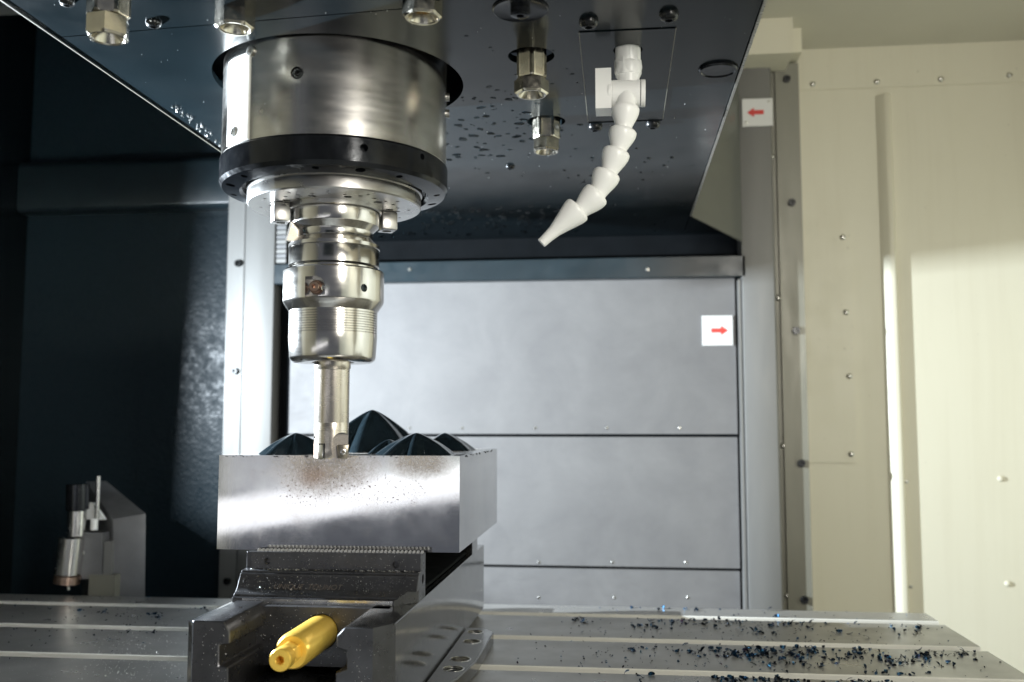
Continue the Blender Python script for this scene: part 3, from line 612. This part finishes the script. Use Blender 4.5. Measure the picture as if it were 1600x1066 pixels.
# valve: horizontal barrel, end cap and flat handle
a, b = px(956, 147), px(1000, 146)
bm = nb(); lathe(bm, [(8.6, 0), (9.1, 0.5), (9.1, (b-a).length)], a, b-a, 48); bar = obj('valve_barrel', bm, M['white'], hs)
c = px(1008, 146); d_ = (b-a).normalized()
bm = nb(); lathe(bm, [(9.0, 0.5), (9.2, 0.8), (9.2, 3.1), (8.9, 3.5), (0, 3.5)], b, d_, 48); obj('valve_cap', bm, M['white'], hs)
bm = nb(); lathe(bm, [(9.4, -2.4), (9.4, -0.4), (8.8, 0)], a, d_, 48); obj('valve_rim', bm, M['white'], hs)
h0, h1 = px(931, 176), px(955, 113)
bm = nb(); box(bm, h0.x, h1.x, YH-8.5, YH+8.5, h0.z, h1.z); bevel(bm, 1.6, 3); obj('valve_handle', bm, M['white'], hs)
def seg(a, b, r, tip=None):
    d = b-a; L = d.length; bm = nb()
    if tip is None: prof = [(r*0.5, -L*0.02), (r*0.90, -L*0.02), (r*0.985, L*0.04), (r, L*0.12), (r*0.985, L*0.24), (r*0.90, L*0.42), (r*0.70, L*0.72), (r*0.58, L*0.92), (r*0.56, L*1.02), (r*0.60, L*1.08), (r*0.4, L*1.10)]
    else: prof = [(r*0.5, -1.0), (r*0.92, -1.0), (r*0.99, -0.2), (r, L*0.04), (r*0.96, L*0.12), (r*0.80, L*0.28), (r*0.62, L*0.46), (tip*1.35, L*0.62), (tip*1.12, L*0.80), (tip, L), (tip*0.75, L), (tip*0.7, L*0.8), (0, L*0.8)]
    lathe(bm, prof, a, d, 48); obj('nozzle_end' if tip else 'segment', bm, M['white'], hs, ang=50)
R0 = 9.3
pts = [((978, 168), (974, 203)), ((974, 204), (966, 236)), ((964, 237), (951, 272)), ((949, 271), (934, 305)), ((933, 303), (903, 333))]
ys = [(YH-7, YH-8), (YH-8, YH-9), (YH-9, YH-10), (YH-10, YH-11), (YH-11, YH-12)]
for ((p0, p1), (ya, yb)) in zip(pts, ys): seg(px(*p0, ya), px(*p1, yb), R0)
seg(px(902, 328, YH-12), px(846, 380, YH-14), R0*1.02, 3.3)
bm = nb(); rod(bm, px(979, 150, YH-2), px(978, 172, YH-7), 7.2, 6.2, 32); obj('valve_outlet', bm, M['white'], hs)

# ------------------------------------------------------------------ machine table
ZT = -192.0
XE = 311.0
walls = [onZ(1000, vv, ZT).y for vv in (1044, 998, 960)]
pitch_ = (walls[2]-walls[0])/2
fars = [walls[1]+pitch_*k for k in (-4, -3, -2, -1, 0, 1)]
YBK = 1036
W_ = 15.5
prof = [(300, -300), (300, ZT-1), (301, ZT)]
for yf in fars:
    prof += [(yf-W_-0.8, ZT), (yf-W_, ZT-0.8), (yf-W_, ZT-16), (yf-W_-7, ZT-16), (yf-W_-7, ZT-30), (yf+7, ZT-30), (yf+7, ZT-16), (yf, ZT-16), (yf, ZT-0.8), (yf+0.8, ZT)]
prof += [(YBK-1.5, ZT), (YBK, ZT-1.5), (YBK, -300)]
bm = nb(); prism(bm, prof, 0, -860, XE)
for f in bm.faces:                                           # machined slot sides
    c = f.calc_center_median()
    if any(abs(c.y-yf) < 1.2 or abs(c.y-(yf-W_)) < 1.2 for yf in fars) and c.z > ZT-16.5 and abs(f.normal.y) > 0.5: f.material_index = 1
tb = obj('machine_table', bm, [M['table'], M['slot']], smooth=False)
tag(tb, 'long grey steel machine table with T slots, strewn with blue chips on the right', 'machine table')

# ------------------------------------------------------------------ vise
vz = thing('machine_vise', 'dark steel machine vise on the table holding the bright block', 'vise', (-200, 760, ZT))
XL, XR = -264.0, -137.0
ZV = -121.5
def railpoly(pts, Y): return [(onY(u, v_, Y).x, onY(u, v_, Y).z) for u, v_ in pts]
YF = 571
left = railpoly([(307, 976.5), (349, 976.5), (359, 987.5), (359, 1006.5), (342, 1008), (342, 1041), (356, 1043.5), (356, 1085)], YF)
left[0] = (left[0][0], ZV+1.8); left[1] = (left[1][0], ZV+1.8)
left = left + [(left[-1][0], -192+0.2), (XL+3, -191.8), (XL+3, ZV+1.8)]
left = [left[i] for i in range(1, len(left))]
bm = nb(); prism(bm, left, 1, YF, 974)
bevel(bm, 0.7, 1); obj('left_rail', bm, M['visedark'], vz)
bm = nb(); hexa(bm, [(XL-2.5, YF+7, -191.9), (XL+2.9, YF+1, -191.9), (XL+2.9, 974, -191.9), (XL-2.5, 974, -191.9), (XL-2.5, YF+7, ZV), (XL+2.9, YF+1, ZV), (XL+2.9, 974, ZV), (XL-2.5, 974, ZV)]); bmesh.ops.recalc_face_normals(bm, faces=bm.faces); obj('rail_side', bm, M['viseground'], vz)
rp = railpoly([(539, 983.5), (526, 994.5), (526, 1012), (541.5, 1017), (541.5, 1046), (524, 1051.5), (524, 1085)], YF)
xr_in = rp[0][0]; xf = onY(579, 1000, YF).x
poly = [(XR, -184), (XR, ZV), (rp[0][0], ZV)] + rp[1:] + [(rp[-1][0], -191.8), (XR-6, -191.8)]
bm = nb(); prism(bm, poly, 1, YF, 974)
# vertical corner chamfer at the front right
for v_ in bm.verts:
    if v_.co.y < YF+0.5 and v_.co.x > XR-0.5: v_.co.y = YF+15
cbm = nb(); hexa(cbm, [(xf, YF-2, -230), (XR+6, YF-2, -230), (XR+6, YF+22, -230), (XR+0.0, YF+15, -230), (xf, YF-2, -100), (XR+6, YF-2, -100), (XR+6, YF+22, -100), (XR, YF+15, -100)]); bmesh.ops.recalc_face_normals(cbm, faces=cbm.faces)
for v_ in bm.verts:
    if v_.co.y > YF+14 and v_.co.y < YF+16: v_.co.y = YF
bevel(bm, 0.5, 1)
rr_ = obj('right_rail', bm, [M['viseground'], M['visedark']], vz); cut(rr_, cbm)
for f in rr_.data.polygons:
    if f.normal.y < -0.3: f.material_index = 1
bm = nb(); box(bm, -250, -150, YF+40, 970, -191.7, -166); obj('vise_floor', bm, M['visedark'], vz)
bm = nb(); box(bm, -248, -152, YF+4, YF+40, -191.7, -172); obj('vise_floor', bm, M['visedark'], vz)
# moving jaw
jaw_prof = [(661.5, -101.3), (655.5, -101.8), (655.2, -103.2), (653.4, -103.6), (653.2, -105), (650.8, -108), (648.5, -112), (645.8, -114.6), (642.5, -116.2), (642.3, -117.4), (640.3, -117.8), (640, -118.5), (640, -122.6), (644, -122.6), (644, -121.3), (677, -121.3), (677, -90.2), (664.5, -90.2), (664.5, -101.3)]
bm = nb(); prism(bm, jaw_prof, 0, -264.5, XR-0.15)
bevel(bm, 0.35, 1); jaw = obj('moving_jaw', bm, M['visedark'], vz)
cb = nb(); prism(cb, [(XR+1, 630), (XR+1, 655), (XR-14, 640), (XR-14, 630)], 2, -124, -113); cut(jaw, cb)
cb = nb(); rod(cb, (XR+3, 668, -107.5), (XR-8, 668, -107.5), 3.3, segs=24); cut(jaw, cb)
bm = nb(); box(bm, -257, -152, 639.2, 639.9, -122.3, -118.2); obj('jaw_lip', bm, M['bright'], jaw)
bm = nb(); box(bm, -259.6, XR-0.3, 660.7, 664.3, -101.2, -89.6); bevel(bm, 0.4, 1); jp = obj('jaw_plate', bm, M['visedark'], jaw)
cb = nb()
for (u, vv) in ((418, 877), (618, 883)):
    q = onY(u, vv, 660.7); rod(cb, (q.x, 655, q.z), (q.x, 664.1, q.z), 2.4, segs=24)
cut(jp, cb)
bm = nb()
for k in range(42):                                          # gripping teeth
    x = -257.8 + k*(119.4/41); r = 0.85
    c = Vector((x, 671, -89.6)); hexa(bm, [c+Vector((-r, -2.4, -0.9)), c+Vector((r, -2.4, -0.9)), c+Vector((r, 2, -0.9)), c+Vector((-r, 2, -0.9)), c+Vector((-r*0.6, -2.0, 1.0)), c+Vector((r*0.6, -2.0, 1.0)), c+Vector((r*0.6, 2, 1.0)), c+Vector((-r*0.6, 2, 1.0))])
bmesh.ops.recalc_face_normals(bm, faces=bm.faces); o = obj('gripping_teeth', bm, M['dust'], jaw); o['kind'] = 'stuff'
bm = nb(); box(bm, -245, -152, 630.5, 680, -160, -121.5); cb_ = obj('jaw_nut', bm, M['visedark'], vz)
cb = nb(); rod(cb, (-198.5, 625, -137.5), (-198.5, 700, -137.5), 12.0, segs=40); cut(cb_, cb)
# fixed jaw at the rear, dark bed between
bm = nb(); box(bm, -262, XR-0.3, 897.5, 930, -121.3, -86.5); bevel(bm, 0.6, 1); obj('fixed_jaw', bm, M['viseground'], vz)
bm = nb(); box(bm, XR-5, XR+1.5, 879, 884, -96, -88); bevel(bm, 0.5, 1); obj('stop_pin', bm, M['bright'], vz)
bm = nb(); box(bm, -245, -152, 682, 896, -160, -124); obj('vise_bed', bm, M['void'], vz)
bm = nb(); box(bm, -258, -143, 679, 895, -120.8, -118.5); obj('bed_cover', bm, M['void'], vz)
# golden screw with hexagon end
bm = nb(); lathe(bm, [(11.2, 24.5), (11.2, -29), (10.4, -32.6), (9.6, -33.8), (6.0, -33.8)], (-198.5, 607, -137.5), (0, 1, 0), 64); sc = obj('vise_screw', bm, M['gold'], vz)
bm = nb(); lathe(bm, [(6.9, -33.7), (6.9, -44.2), (6.4, -44.5)], (-198.5, 607, -137.5), (0, 1, 0), 48, shape=lambda k, t: hexr(t+0.2)*1.02); obj('hexagon', bm, M['gold'], sc)
bm = nb(); lathe(bm, [(6.4, -44.3), (6.7, -44.9), (6.7, -53.5), (6.2, -54.2), (2.9, -54.2), (2.5, -53.6), (2.5, -46), (0, -46)], (-198.5, 607, -137.5), (0, 1, 0), 48, shape=lambda k, t: hexr(t+0.2)*1.05 if k in (5, 6) else 1); obj('socket_end', bm, M['gold'], sc)
# clamping base with counterbored holes on the right
base_top = -181.0
A_, B_, C_, D_ = onZ(669, 1056, base_top), onZ(728, 981, base_top), onZ(757, 983, base_top), onZ(768, 990, base_top)
pl = [(XR+0.2, 628), (XR+0.2, B_.y), (C_.x, B_.y), (D_.x+1, B_.y-14), (D_.x+1, 742), (D_.x-5, 690), (D_.x-14, 660), (-112, 634), (-124, 628)]
bm = nb(); prism(bm, pl, 2, ZT+0.2, base_top); bevel(bm, 0.8, 1); cl = obj('clamp_base', bm, M['viseground'], vz)
HOL = ((742, 987.5, 6.5), (737, 1002.5, 6.9), (719, 1030, 7.4), (708, 1045, 7.4))
cb = nb()
for (u, vv, r) in HOL:
    q = onZ(u, vv, base_top); lathe(cb, [(r, base_top+4), (r, base_top-9)], (q.x, q.y, 0), segs=32)
cut(cl, cb)
for i, (u, vv, r) in enumerate(HOL):
    q = onZ(u, vv, base_top)
    bm = nb(); lathe(bm, [(r-0.05, base_top-8.7), (r-0.05, base_top-0.5), (r+0.5, base_top+0.25), (r+1.1, base_top+0.15), (r+1.1, base_top+0.02)], (q.x, q.y, 0), segs=32, caps=False); h_ = obj('bush', bm, M['bright'], cl)
    if i in (0, 3):
        bm = nb(); lathe(bm, [(r-1.5, base_top-8.8), (r-1.5, base_top-2.2), (r-2.1, base_top-1.6), (2.6, base_top-1.6), (2.6, base_top-5), (0, base_top-5)], (q.x, q.y, 0), segs=24, shape=lambda k, t: hexr(t) if k in (3, 4) else 1); obj('cap_screw', bm, M['black'], cl)
# faint engraving along the jaw
def text(body, size, depth, material, parent, mtx, name):
    cu = bpy.data.curves.new(name, 'FONT'); cu.body = body; cu.size = size*S; cu.extrude = depth*S; cu.align_x = 'CENTER'; cu.align_y = 'CENTER'; cu.shear = 0.2
    o = bpy.data.objects.new(name, cu); C.objects.link(o); bpy.context.view_layer.update()
    me = bpy.data.meshes.new_from_object(o.evaluated_get(bpy.context.evaluated_depsgraph_get())); bpy.data.objects.remove(o)
    me.transform(mtx); me.materials.clear(); me.materials.append(material)
    o = bpy.data.objects.new(name, me); C.objects.link(o); o.parent = parent
    off = Vector((0, 0, 0)); q = parent
    while q is not None: off += q.location; q = q.parent
    o.location = -off; return o
sl = math.atan2(6.6, 5)
text('UNIQUE  TOUNOT', 5.6, 0.12, M['etch'], jaw, Matrix.Translation(Vector((-214, 647.85, -111.35))*S) @ Matrix.Rotation(sl, 4, 'X'), 'engraving')

# ------------------------------------------------------------------ workpiece
YBF = 681.0
BX0, BX1, BZ0, BZ1 = -294.0, -113.5, -90.9, -22.2
wp = thing('steel_block', 'bright rust stained steel block with dark mountain shapes on top, gripped in the vise', 'workpiece', (BX0, YBF, BZ1))
bm = nb(); box(bm, BX0, BX1, YBF, 894, BZ0, BZ1); bevel(bm, 0.5, 2); obj('block', bm, M['block'], wp)
def peak(cx, cy, h, rx, ry, ridges, seed):
    rnd = random.Random(seed); bm = nb(); nA, nR = 120, 40
    loops = [[bm.verts.new((cx, cy, BZ1-0.25+h))]]
    for i in range(1, nR+1):
        t = i/nR; lp = []
        for k in range(nA):
            a = 2*PI*k/nA
            rg = 0.0
            for (ra, rw, rh) in ridges:
                d = abs((a-ra+PI) % (2*PI)-PI); rg += rh*math.exp(-(d/rw)**2)
            rad = (0.80+0.33*rg*(0.35+0.65*min(1, t*1.6)))
            prof_ = 1-t**1.5                                                        # rounded dome with straight feet
            hh = h*prof_
            lp.append(bm.verts.new((cx+rx*t*rad*math.cos(a), max(YBF+0.8, cy+ry*t*rad*math.sin(a)), BZ1-0.25+max(hh, 0))))
        loops.append(lp)
    for k in range(nA): bm.faces.new((loops[0][0], loops[1][k], loops[1][(k+1) % nA]))
    for a_, b_ in zip(loops[1:], loops[2:]):
        for k in range(nA): bm.faces.new((a_[k], b_[k], b_[(k+1) % nA], a_[(k+1) % nA]))
    bm.faces.new(loops[-1]); bmesh.ops.recalc_face_normals(bm, faces=bm.faces)
    return obj('peak', bm, M['peak'], wp, ang=70)
def pk(u, vv, Y, r, ry, ridges, seed):
    q = onY(u, vv, Y); peak(q.x, Y, q.z-BZ1, r*0.91, ry*0.91, ridges, seed)
pk(463, 676, 716, 31, 36, [(-1.9, 0.30, 1.0), (-1.2, 0.25, 0.7), (3.1, 0.4, 0.8), (0.1, 0.4, 0.8)], 1)
pk(651, 676, 716, 33, 36, [(-2.1, 0.28, 1.1), (-1.45, 0.22, 0.8), (-0.5, 0.35, 0.8), (3.0, 0.35, 1.0), (0.2, 0.4, 0.6)], 2)
pk(582, 640, 800, 47, 60, [(-2.3, 0.28, 1.1), (-1.5, 0.25, 0.7), (-0.7, 0.35, 0.9), (3.1, 0.4, 0.7), (0.1, 0.4, 0.8)], 3)
pk(695, 676, 835, 30, 40, [(-2.0, 0.3, 0.9), (-0.6, 0.35, 0.9), (0.2, 0.4, 0.7)], 4)
pk(608, 686, 745, 22, 30, [(-2.0, 0.3, 1.0), (-1.0, 0.3, 0.8)], 5)
# burrs and scribbled marks along the front top edge
bm = nb(); rnd = random.Random(3)
def squig(x, z, n, amp, y=YBF):
    pts_ = [Vector((x+i*0.9+rnd.uniform(-.3, .3), y-0.15, z+rnd.uniform(-amp, amp))) for i in range(n)]
    for p0, p1 in zip(pts_, pts_[1:]):
        if rnd.random() < 0.85: rod(bm, p0, p1, rnd.uniform(0.12, 0.26), segs=5)
for x0_, n_ in ((BX0+5, 3), (BX0+10, 6), (BX0+16, 8), (BX0+24, 3)): squig(x0_, BZ1-0.9, n_, 0.6)
for k in range(26): squig(rnd.uniform(BX0+40, BX1-45), BZ1-rnd.uniform(0.5, 1.3), rnd.randint(2, 4), 0.5)
for k in range(14):
    y_ = rnd.uniform(YBF+20, YBF+180); rod(bm, (BX1+0.1, y_, BZ1-rnd.uniform(.5, 1.5)), (BX1+0.1, y_+rnd.uniform(2, 6), BZ1-rnd.uniform(.4, 2)), 0.3, segs=5)
o = obj('burr_marks', bm, M['void'], wp); o['kind'] = 'stuff'

# ------------------------------------------------------------------ tool setter at the left
ts = thing('tool_setter', 'grey tool setting probe with a black capped cylinder, behind the table on the far left', 'tool setter', (-600, 1060, -230))
YS = 1062
f0, f1, f2, f3 = onY(176, 811, YS), onY(228, 802, YS+10), onY(228, 935, YS+10), onY(180, 935, YS)
b0, b1 = onY(134, 752, YS+95), onY(166, 751, YS+112)
bm = nb(); hexa(bm, [(f3.x, f3.y, -230), (f2.x, f2.y, -230), (b1.x, b1.y, -230), (b0.x, b0.y, -230), f0, f1, b1, b0]); bmesh.ops.recalc_face_normals(bm, faces=bm.faces); bevel(bm, 1.2, 2); obj('body', bm, M['setter'], ts)
def spx(u, v_, y): return onY(u, v_, y)
def barrel(name, p0, p1, r, m_, extra=None):
    L = (p1-p0).length; bm = nb(); lathe(bm, [(r*0.9, 0), (r, 0.8), (r, L-0.8), (r*0.92, L)], p0, p1-p0, 40); return obj(name, bm, m_, ts)
y_ = 1048
barrel('cap', spx(121, 797, y_), spx(121.5, 756, y_), 12.6, M['blackgloss'])
barrel('neck', spx(119, 838, y_), spx(120.8, 797, y_), 10.0, M['bright'])
barrel('housing', spx(106, 898, y_), spx(112, 839, y_), 14.2, M['bright'])
barrel('tan_ring', spx(104, 912, y_), spx(106, 898, y_), 14.6, M['copper'])
bm = nb(); rod(bm, spx(107, 922, y_), spx(107, 911, y_), 1.6); obj('pin', bm, M['zinc'], ts)
bm = nb(); rod(bm, spx(151.5, 812, y_+14), spx(153.5, 744, y_+14), 2.1, 2.6); obj('stylus', bm, M['bright'], ts)
bm = nb(); rod(bm, spx(147, 828, y_+10), spx(147.5, 811, y_+10), 4.2); obj('stylus_base', bm, M['plate'], ts)
p = spx(134, 812, y_+20); q = spx(165, 786, y_+20); bm = nb(); hexa(bm, [(p.x, p.y, p.z), (q.x, p.y, p.z), (q.x, p.y+5, p.z), (p.x, p.y+5, p.z), (p.x, p.y, q.z), (p.x+8, p.y, q.z), (p.x+8, p.y+5, q.z), (p.x, p.y+5, q.z)]); bmesh.ops.recalc_face_normals(bm, faces=bm.faces); obj('bracket', bm, M['plate'], ts)
p = spx(122, 905, y_+6); q = spx(160, 833, y_+6); bm = nb(); box(bm, p.x, q.x, y_+6, y_+30, p.z, q.z); bevel(bm, 1, 1); arm = obj('arm', bm, M['setter'], ts)
p = spx(161, 902, y_+8); q = spx(175, 846, y_+8); bm = nb(); box(bm, p.x, q.x, y_+8, y_+24, p.z, q.z); bevel(bm, 1, 1); obj('arm_bar', bm, M['post'], ts)
p = spx(138, 930, y_+4); q = spx(180, 899, y_+4); bm = nb(); box(bm, p.x, q.x, y_+4, y_+26, -230, q.z); bevel(bm, 1, 1); obj('foot', bm, M['strip'], ts)
q = spx(129, 864, y_+6); o = link('screw', RIVET, ts, (q.x, y_+6, q.z), FWD)

# ------------------------------------------------------------------ swarf, dust and droplets
rnd = random.Random(11)
vlist, flist = [], []
def chip(c, size):
    n = rnd.randint(4, 7); wv = size*rnd.uniform(0.3, 0.6); cr = rnd.uniform(0.6, 1.9)*rnd.choice((-1, 1))
    th_ = 0.22; flat = rnd.random() < 0.55
    if not flat: cr *= 0.45
    eu = Euler((rnd.choice((-1, 1))*PI/2+rnd.uniform(-.35, .35) if flat else rnd.uniform(-.35, .35), rnd.uniform(-.2, .2), rnd.uniform(0, 6.28))).to_matrix()
    base = len(vlist); ring_ = []
    ang = 0; x = -size/2; z_ = 0; tw = rnd.uniform(-0.5, 0.5); pts_ = []
    st_ = size/n
    for i in range(n+1):
        pts_.append((x, z_, ang)); x += st_*math.cos(ang); z_ += st_*math.sin(ang); ang += cr*1.9/n
    zc = sum(q[1] for q in pts_)/len(pts_); mn = 1e9; loc = []
    for i, (x, z_, an) in enumerate(pts_):
        t_ = 0.45+0.55*math.sin(PI*(i+0.4)/(n+0.8))
        for sx, sz in ((-1, 0), (1, 0), (1, 1), (-1, 1)):
            y = sx*wv/2*t_; q = eu @ Vector((x-sz*th_*math.sin(an), y, z_-zc+sz*th_*math.cos(an)+tw*y*i/n)); loc.append(q); mn = min(mn, q.z)
    for q in loc: vlist.append(((c[0]+q.x)*S, (c[1]+q.y)*S, (c[2]+q.z-mn)*S))
    for i in range(n):
        a = base+i*4; b = a+4
        for k in range(4): flist.append((a+k, a+(k+1) % 4, b+(k+1) % 4, b+k))
    flist.append((base+3, base+2, base+1, base)); e = base+n*4; flist.append((e, e+1, e+2, e+3))
def on_table(y):
    return not any(yf-W_-1 < y < yf+1 for yf in fars)
def scatter(u, vv, su, sv, n, s0, s1):
    k = 0
    while k < n:
        q = onZ(rnd.gauss(u, su), rnd.gauss(vv, sv), ZT)
        if q.x < XE-3 and q.y < YBK-3 and on_table(q.y) and not (-268 < q.x < -85 and 560 < q.y < 980):
            chip((q.x, q.y, ZT), rnd.uniform(s0, s1)*rnd.uniform(0.6, 1)); k += 1
        else: k += 0.2
for a in ((910, 970, 8, 3, 10), (1010, 980, 10, 5, 14), (1045, 974, 14, 4, 16), (1100, 975, 16, 5, 14), (1140, 970, 18, 4, 18), (1190, 983, 20, 6, 16), (1240, 972, 22, 4, 22), (1000, 1015, 14, 3, 8),
          (1075, 1018, 14, 5, 8), (1160, 1022, 24, 5, 60), (1200, 1024, 26, 6, 34), (1260, 1020, 16, 7, 42), (1220, 1038, 24, 4, 16), (1300, 1030, 22, 8, 26), (1340, 1018, 12, 4, 14), (1390, 1034, 18, 6, 26), (1440, 1022, 16, 6, 16), (1470, 1030, 24, 8, 18), (1500, 1020, 16, 6, 12),
          (1440, 985, 30, 6, 10), (1320, 985, 40, 6, 12), (1160, 1060, 20, 4, 22), (1230, 1062, 26, 4, 40), (1330, 1062, 20, 4, 14), (1400, 1060, 20, 4, 16), (990, 1060, 20, 3, 6), (1260, 950, 80, 3, 8), (1100, 950, 80, 3, 10)):
    scatter(a[0], a[1], a[2]*1.25, a[3], int(a[4]*1.25), 2.2, 7.6)
scatter(1180, 1005, 210, 38, 520, 0.8, 3.0)
for (u, vv, n) in ((112, 922, 3), (158, 922, 2), (190, 928, 3), (38, 940, 2), (160, 957, 4), (235, 960, 3), (252, 962, 3), (318, 954, 3), (205, 985, 2), (240, 988, 4), (72, 953, 2), (128, 953, 2)):
    scatter(u, vv, 5, 2, n, 3.0, 6.5)
scatter(170, 960, 110, 26, 170, 1.0, 3.2)
me = bpy.data.meshes.new('metal_chips'); me.from_pydata(vlist, [], flist); me.update(); me.materials.append(M['chips'])
o = bpy.data.objects.new('metal_chips', me); C.objects.link(o); o['kind'] = 'stuff'; tag(o, 'blue and black curled metal chips scattered over the table', 'metal chips')
# bright specks of metal dust
vlist, flist = [], []
def fleck(c, s):
    s *= 1.6; b = len(vlist); eu = Euler((rnd.uniform(0, 6), rnd.uniform(0, 6), rnd.uniform(0, 6))).to_matrix()
    l = rnd.choice((1, 1, 1, 1.5))
    for q in ((1*l, 0, 0), (-0.6*l, 0.7, 0), (-0.6, -0.7, 0), (0, 0, 0.6)): vlist.append(tuple((Vector(c)+eu @ (Vector(q)*s))*S))
    for f in ((0, 2, 1), (0, 1, 3), (1, 2, 3), (2, 0, 3)): flist.append(tuple(b+i for i in f))
for k in range(300):                                         # jaw slope
    t_ = rnd.random(); fleck((rnd.uniform(-262, -140), 652.6-t_*8.5, -104.9-t_*10.3), rnd.uniform(.06, .21))
for k in range(90): fleck((rnd.uniform(-259, -138), 660.4, rnd.uniform(-101, -90)), rnd.uniform(.08, .24))
for k in range(160): fleck((rnd.uniform(-262, -140), rnd.uniform(655, 661), -101.1), rnd.uniform(.10, .34))
for k in range(60): fleck((rnd.uniform(-257, -152), 639.0, rnd.uniform(-122, -118.5)), rnd.uniform(.1, .25))
for k in range(220): fleck((rnd.uniform(-244, -153), 630.2-rnd.random()*0.1, rnd.uniform(-160, -123)), rnd.uniform(.1, .28))
for k in range(520): fleck((rnd.uniform(-246, -153), rnd.uniform(577, 629), rnd.uniform(-171.6, -171)), rnd.uniform(.15, .6))
for k in range(90): fleck((rnd.choice((rnd.uniform(-254, -238), rnd.uniform(-160, -140))), YF-0.3, rnd.uniform(-160, -124)), rnd.uniform(.1, .3))
for k in range(70): fleck((rnd.uniform(-262, -238), rnd.uniform(575, 638), ZV+0.4), rnd.uniform(.1, .25))
for k in range(420):
    q = onZ(rnd.gauss(215, 60), rnd.gauss(1030, 28), ZT)
    if on_table(q.y) and q.x < -272 and q.y > 480: fleck((q.x, q.y, ZT+0.2), rnd.uniform(.14, .40))
for k in range(300):
    q = onZ(rnd.uniform(0, 350), rnd.uniform(930, 1066), ZT)
    if on_table(q.y) and q.x < -272: fleck((q.x, q.y, ZT+0.2), rnd.uniform(.1, .25))
for k in range(160):                                         # dust stuck to the underside of the head
    q = onZ(rnd.uniform(20, 1180), rnd.uniform(5, 300), ZH)
    if -360 < q.x < 86 and (q.x-AX)**2+(q.y-AY)**2 > 98**2: fleck((q.x, q.y, ZH-0.3), rnd.uniform(.1, .38))
for k in range(40):
    t_ = rnd.random(); q = onZ(265+70*t_, 165+60*t_, ZH); fleck((q.x+rnd.uniform(0, 8), q.y+rnd.uniform(-6, 6), ZH-0.6), rnd.uniform(.3, 1.0))
me = bpy.data.meshes.new('metal_dust'); me.from_pydata(vlist, [], flist); me.update(); me.materials.append(M['dust'])
o = bpy.data.objects.new('metal_dust', me); C.objects.link(o); o['kind'] = 'stuff'; tag(o, 'tiny bright specks of metal dust on the vise, table and head', 'metal dust')
# coolant droplets hanging under the head
vlist, flist = [], []
def drop(c, rx, ry, h, rot):
    b = len(vlist); n, mR = 12, 4
    vlist.append((c[0]*S, c[1]*S, (c[2]-h)*S)); jit = [rnd.uniform(0.75, 1.2) for _ in range(n)]
    for i in range(1, mR+1):
        t_ = i/mR
        for k in range(n):
            a = 2*PI*k/n; x, y = rx*t_*jit[k]*math.cos(a), ry*t_*jit[k]*math.sin(a)
            vlist.append(((c[0]+x*math.cos(rot)-y*math.sin(rot))*S, (c[1]+x*math.sin(rot)+y*math.cos(rot))*S, (c[2]-h*math.sqrt(max(0, 1-t_*t_))+(0.05 if i == mR else 0))*S))
    for k in range(n): flist.append((b, b+1+(k+1) % n, b+1+k))
    for i in range(mR-1):
        for k in range(n):
            a0 = b+1+i*n; flist.append((a0+k, a0+(k+1) % n, a0+n+(k+1) % n, a0+n+k))
def ok_under(q): return -360 < q.x < 80 and (q.x-AX)**2+(q.y-AY)**2 > 99**2 and q.y < 1255
for (u, vv, su, sv, n, r0, r1, e) in ((760, 205, 45, 26, 70, .5, 2.2, 2.6), (800, 185, 40, 20, 26, .5, 1.6, 2.4), (860, 212, 30, 10, 12, .6, 2.0, 2), (800, 120, 60, 50, 40, .3, 1.0, 2.5)):
    for k in range(n):
        q = onZ(rnd.gauss(u, su), rnd.gauss(vv, sv), ZH)
        if ok_under(q):
            r_ = rnd.uniform(r0, r1); drop((q.x, q.y, ZH-0.02), r_*rnd.uniform(1, e), r_, r_*0.55, rnd.uniform(-.5, .7))
for k in range(190):
    q = onZ(rnd.uniform(590, 900), rnd.uniform(322, 372), ZH)
    if ok_under(q): r_ = rnd.uniform(0.8, 2.6); drop((q.x, q.y, ZH-0.02), r_*1.3, r_*1.6, r_*0.6, 0)
for k in range(60):
    q = onZ(rnd.uniform(880, 1090), rnd.uniform(230, 370), ZH)
    if ok_under(q): r_ = rnd.uniform(0.6, 1.8); drop((q.x, q.y, ZH-0.02), r_*1.3, r_*1.5, r_*0.5, 0)
me = bpy.data.meshes.new('coolant_droplets'); me.from_pydata(vlist, [], flist); me.update(); me.materials.append(M['water']); me.shade_smooth()
o = bpy.data.objects.new('coolant_droplets', me); C.objects.link(o); o['kind'] = 'stuff'; tag(o, 'small coolant droplets clinging to the dark underside of the head', 'droplets')
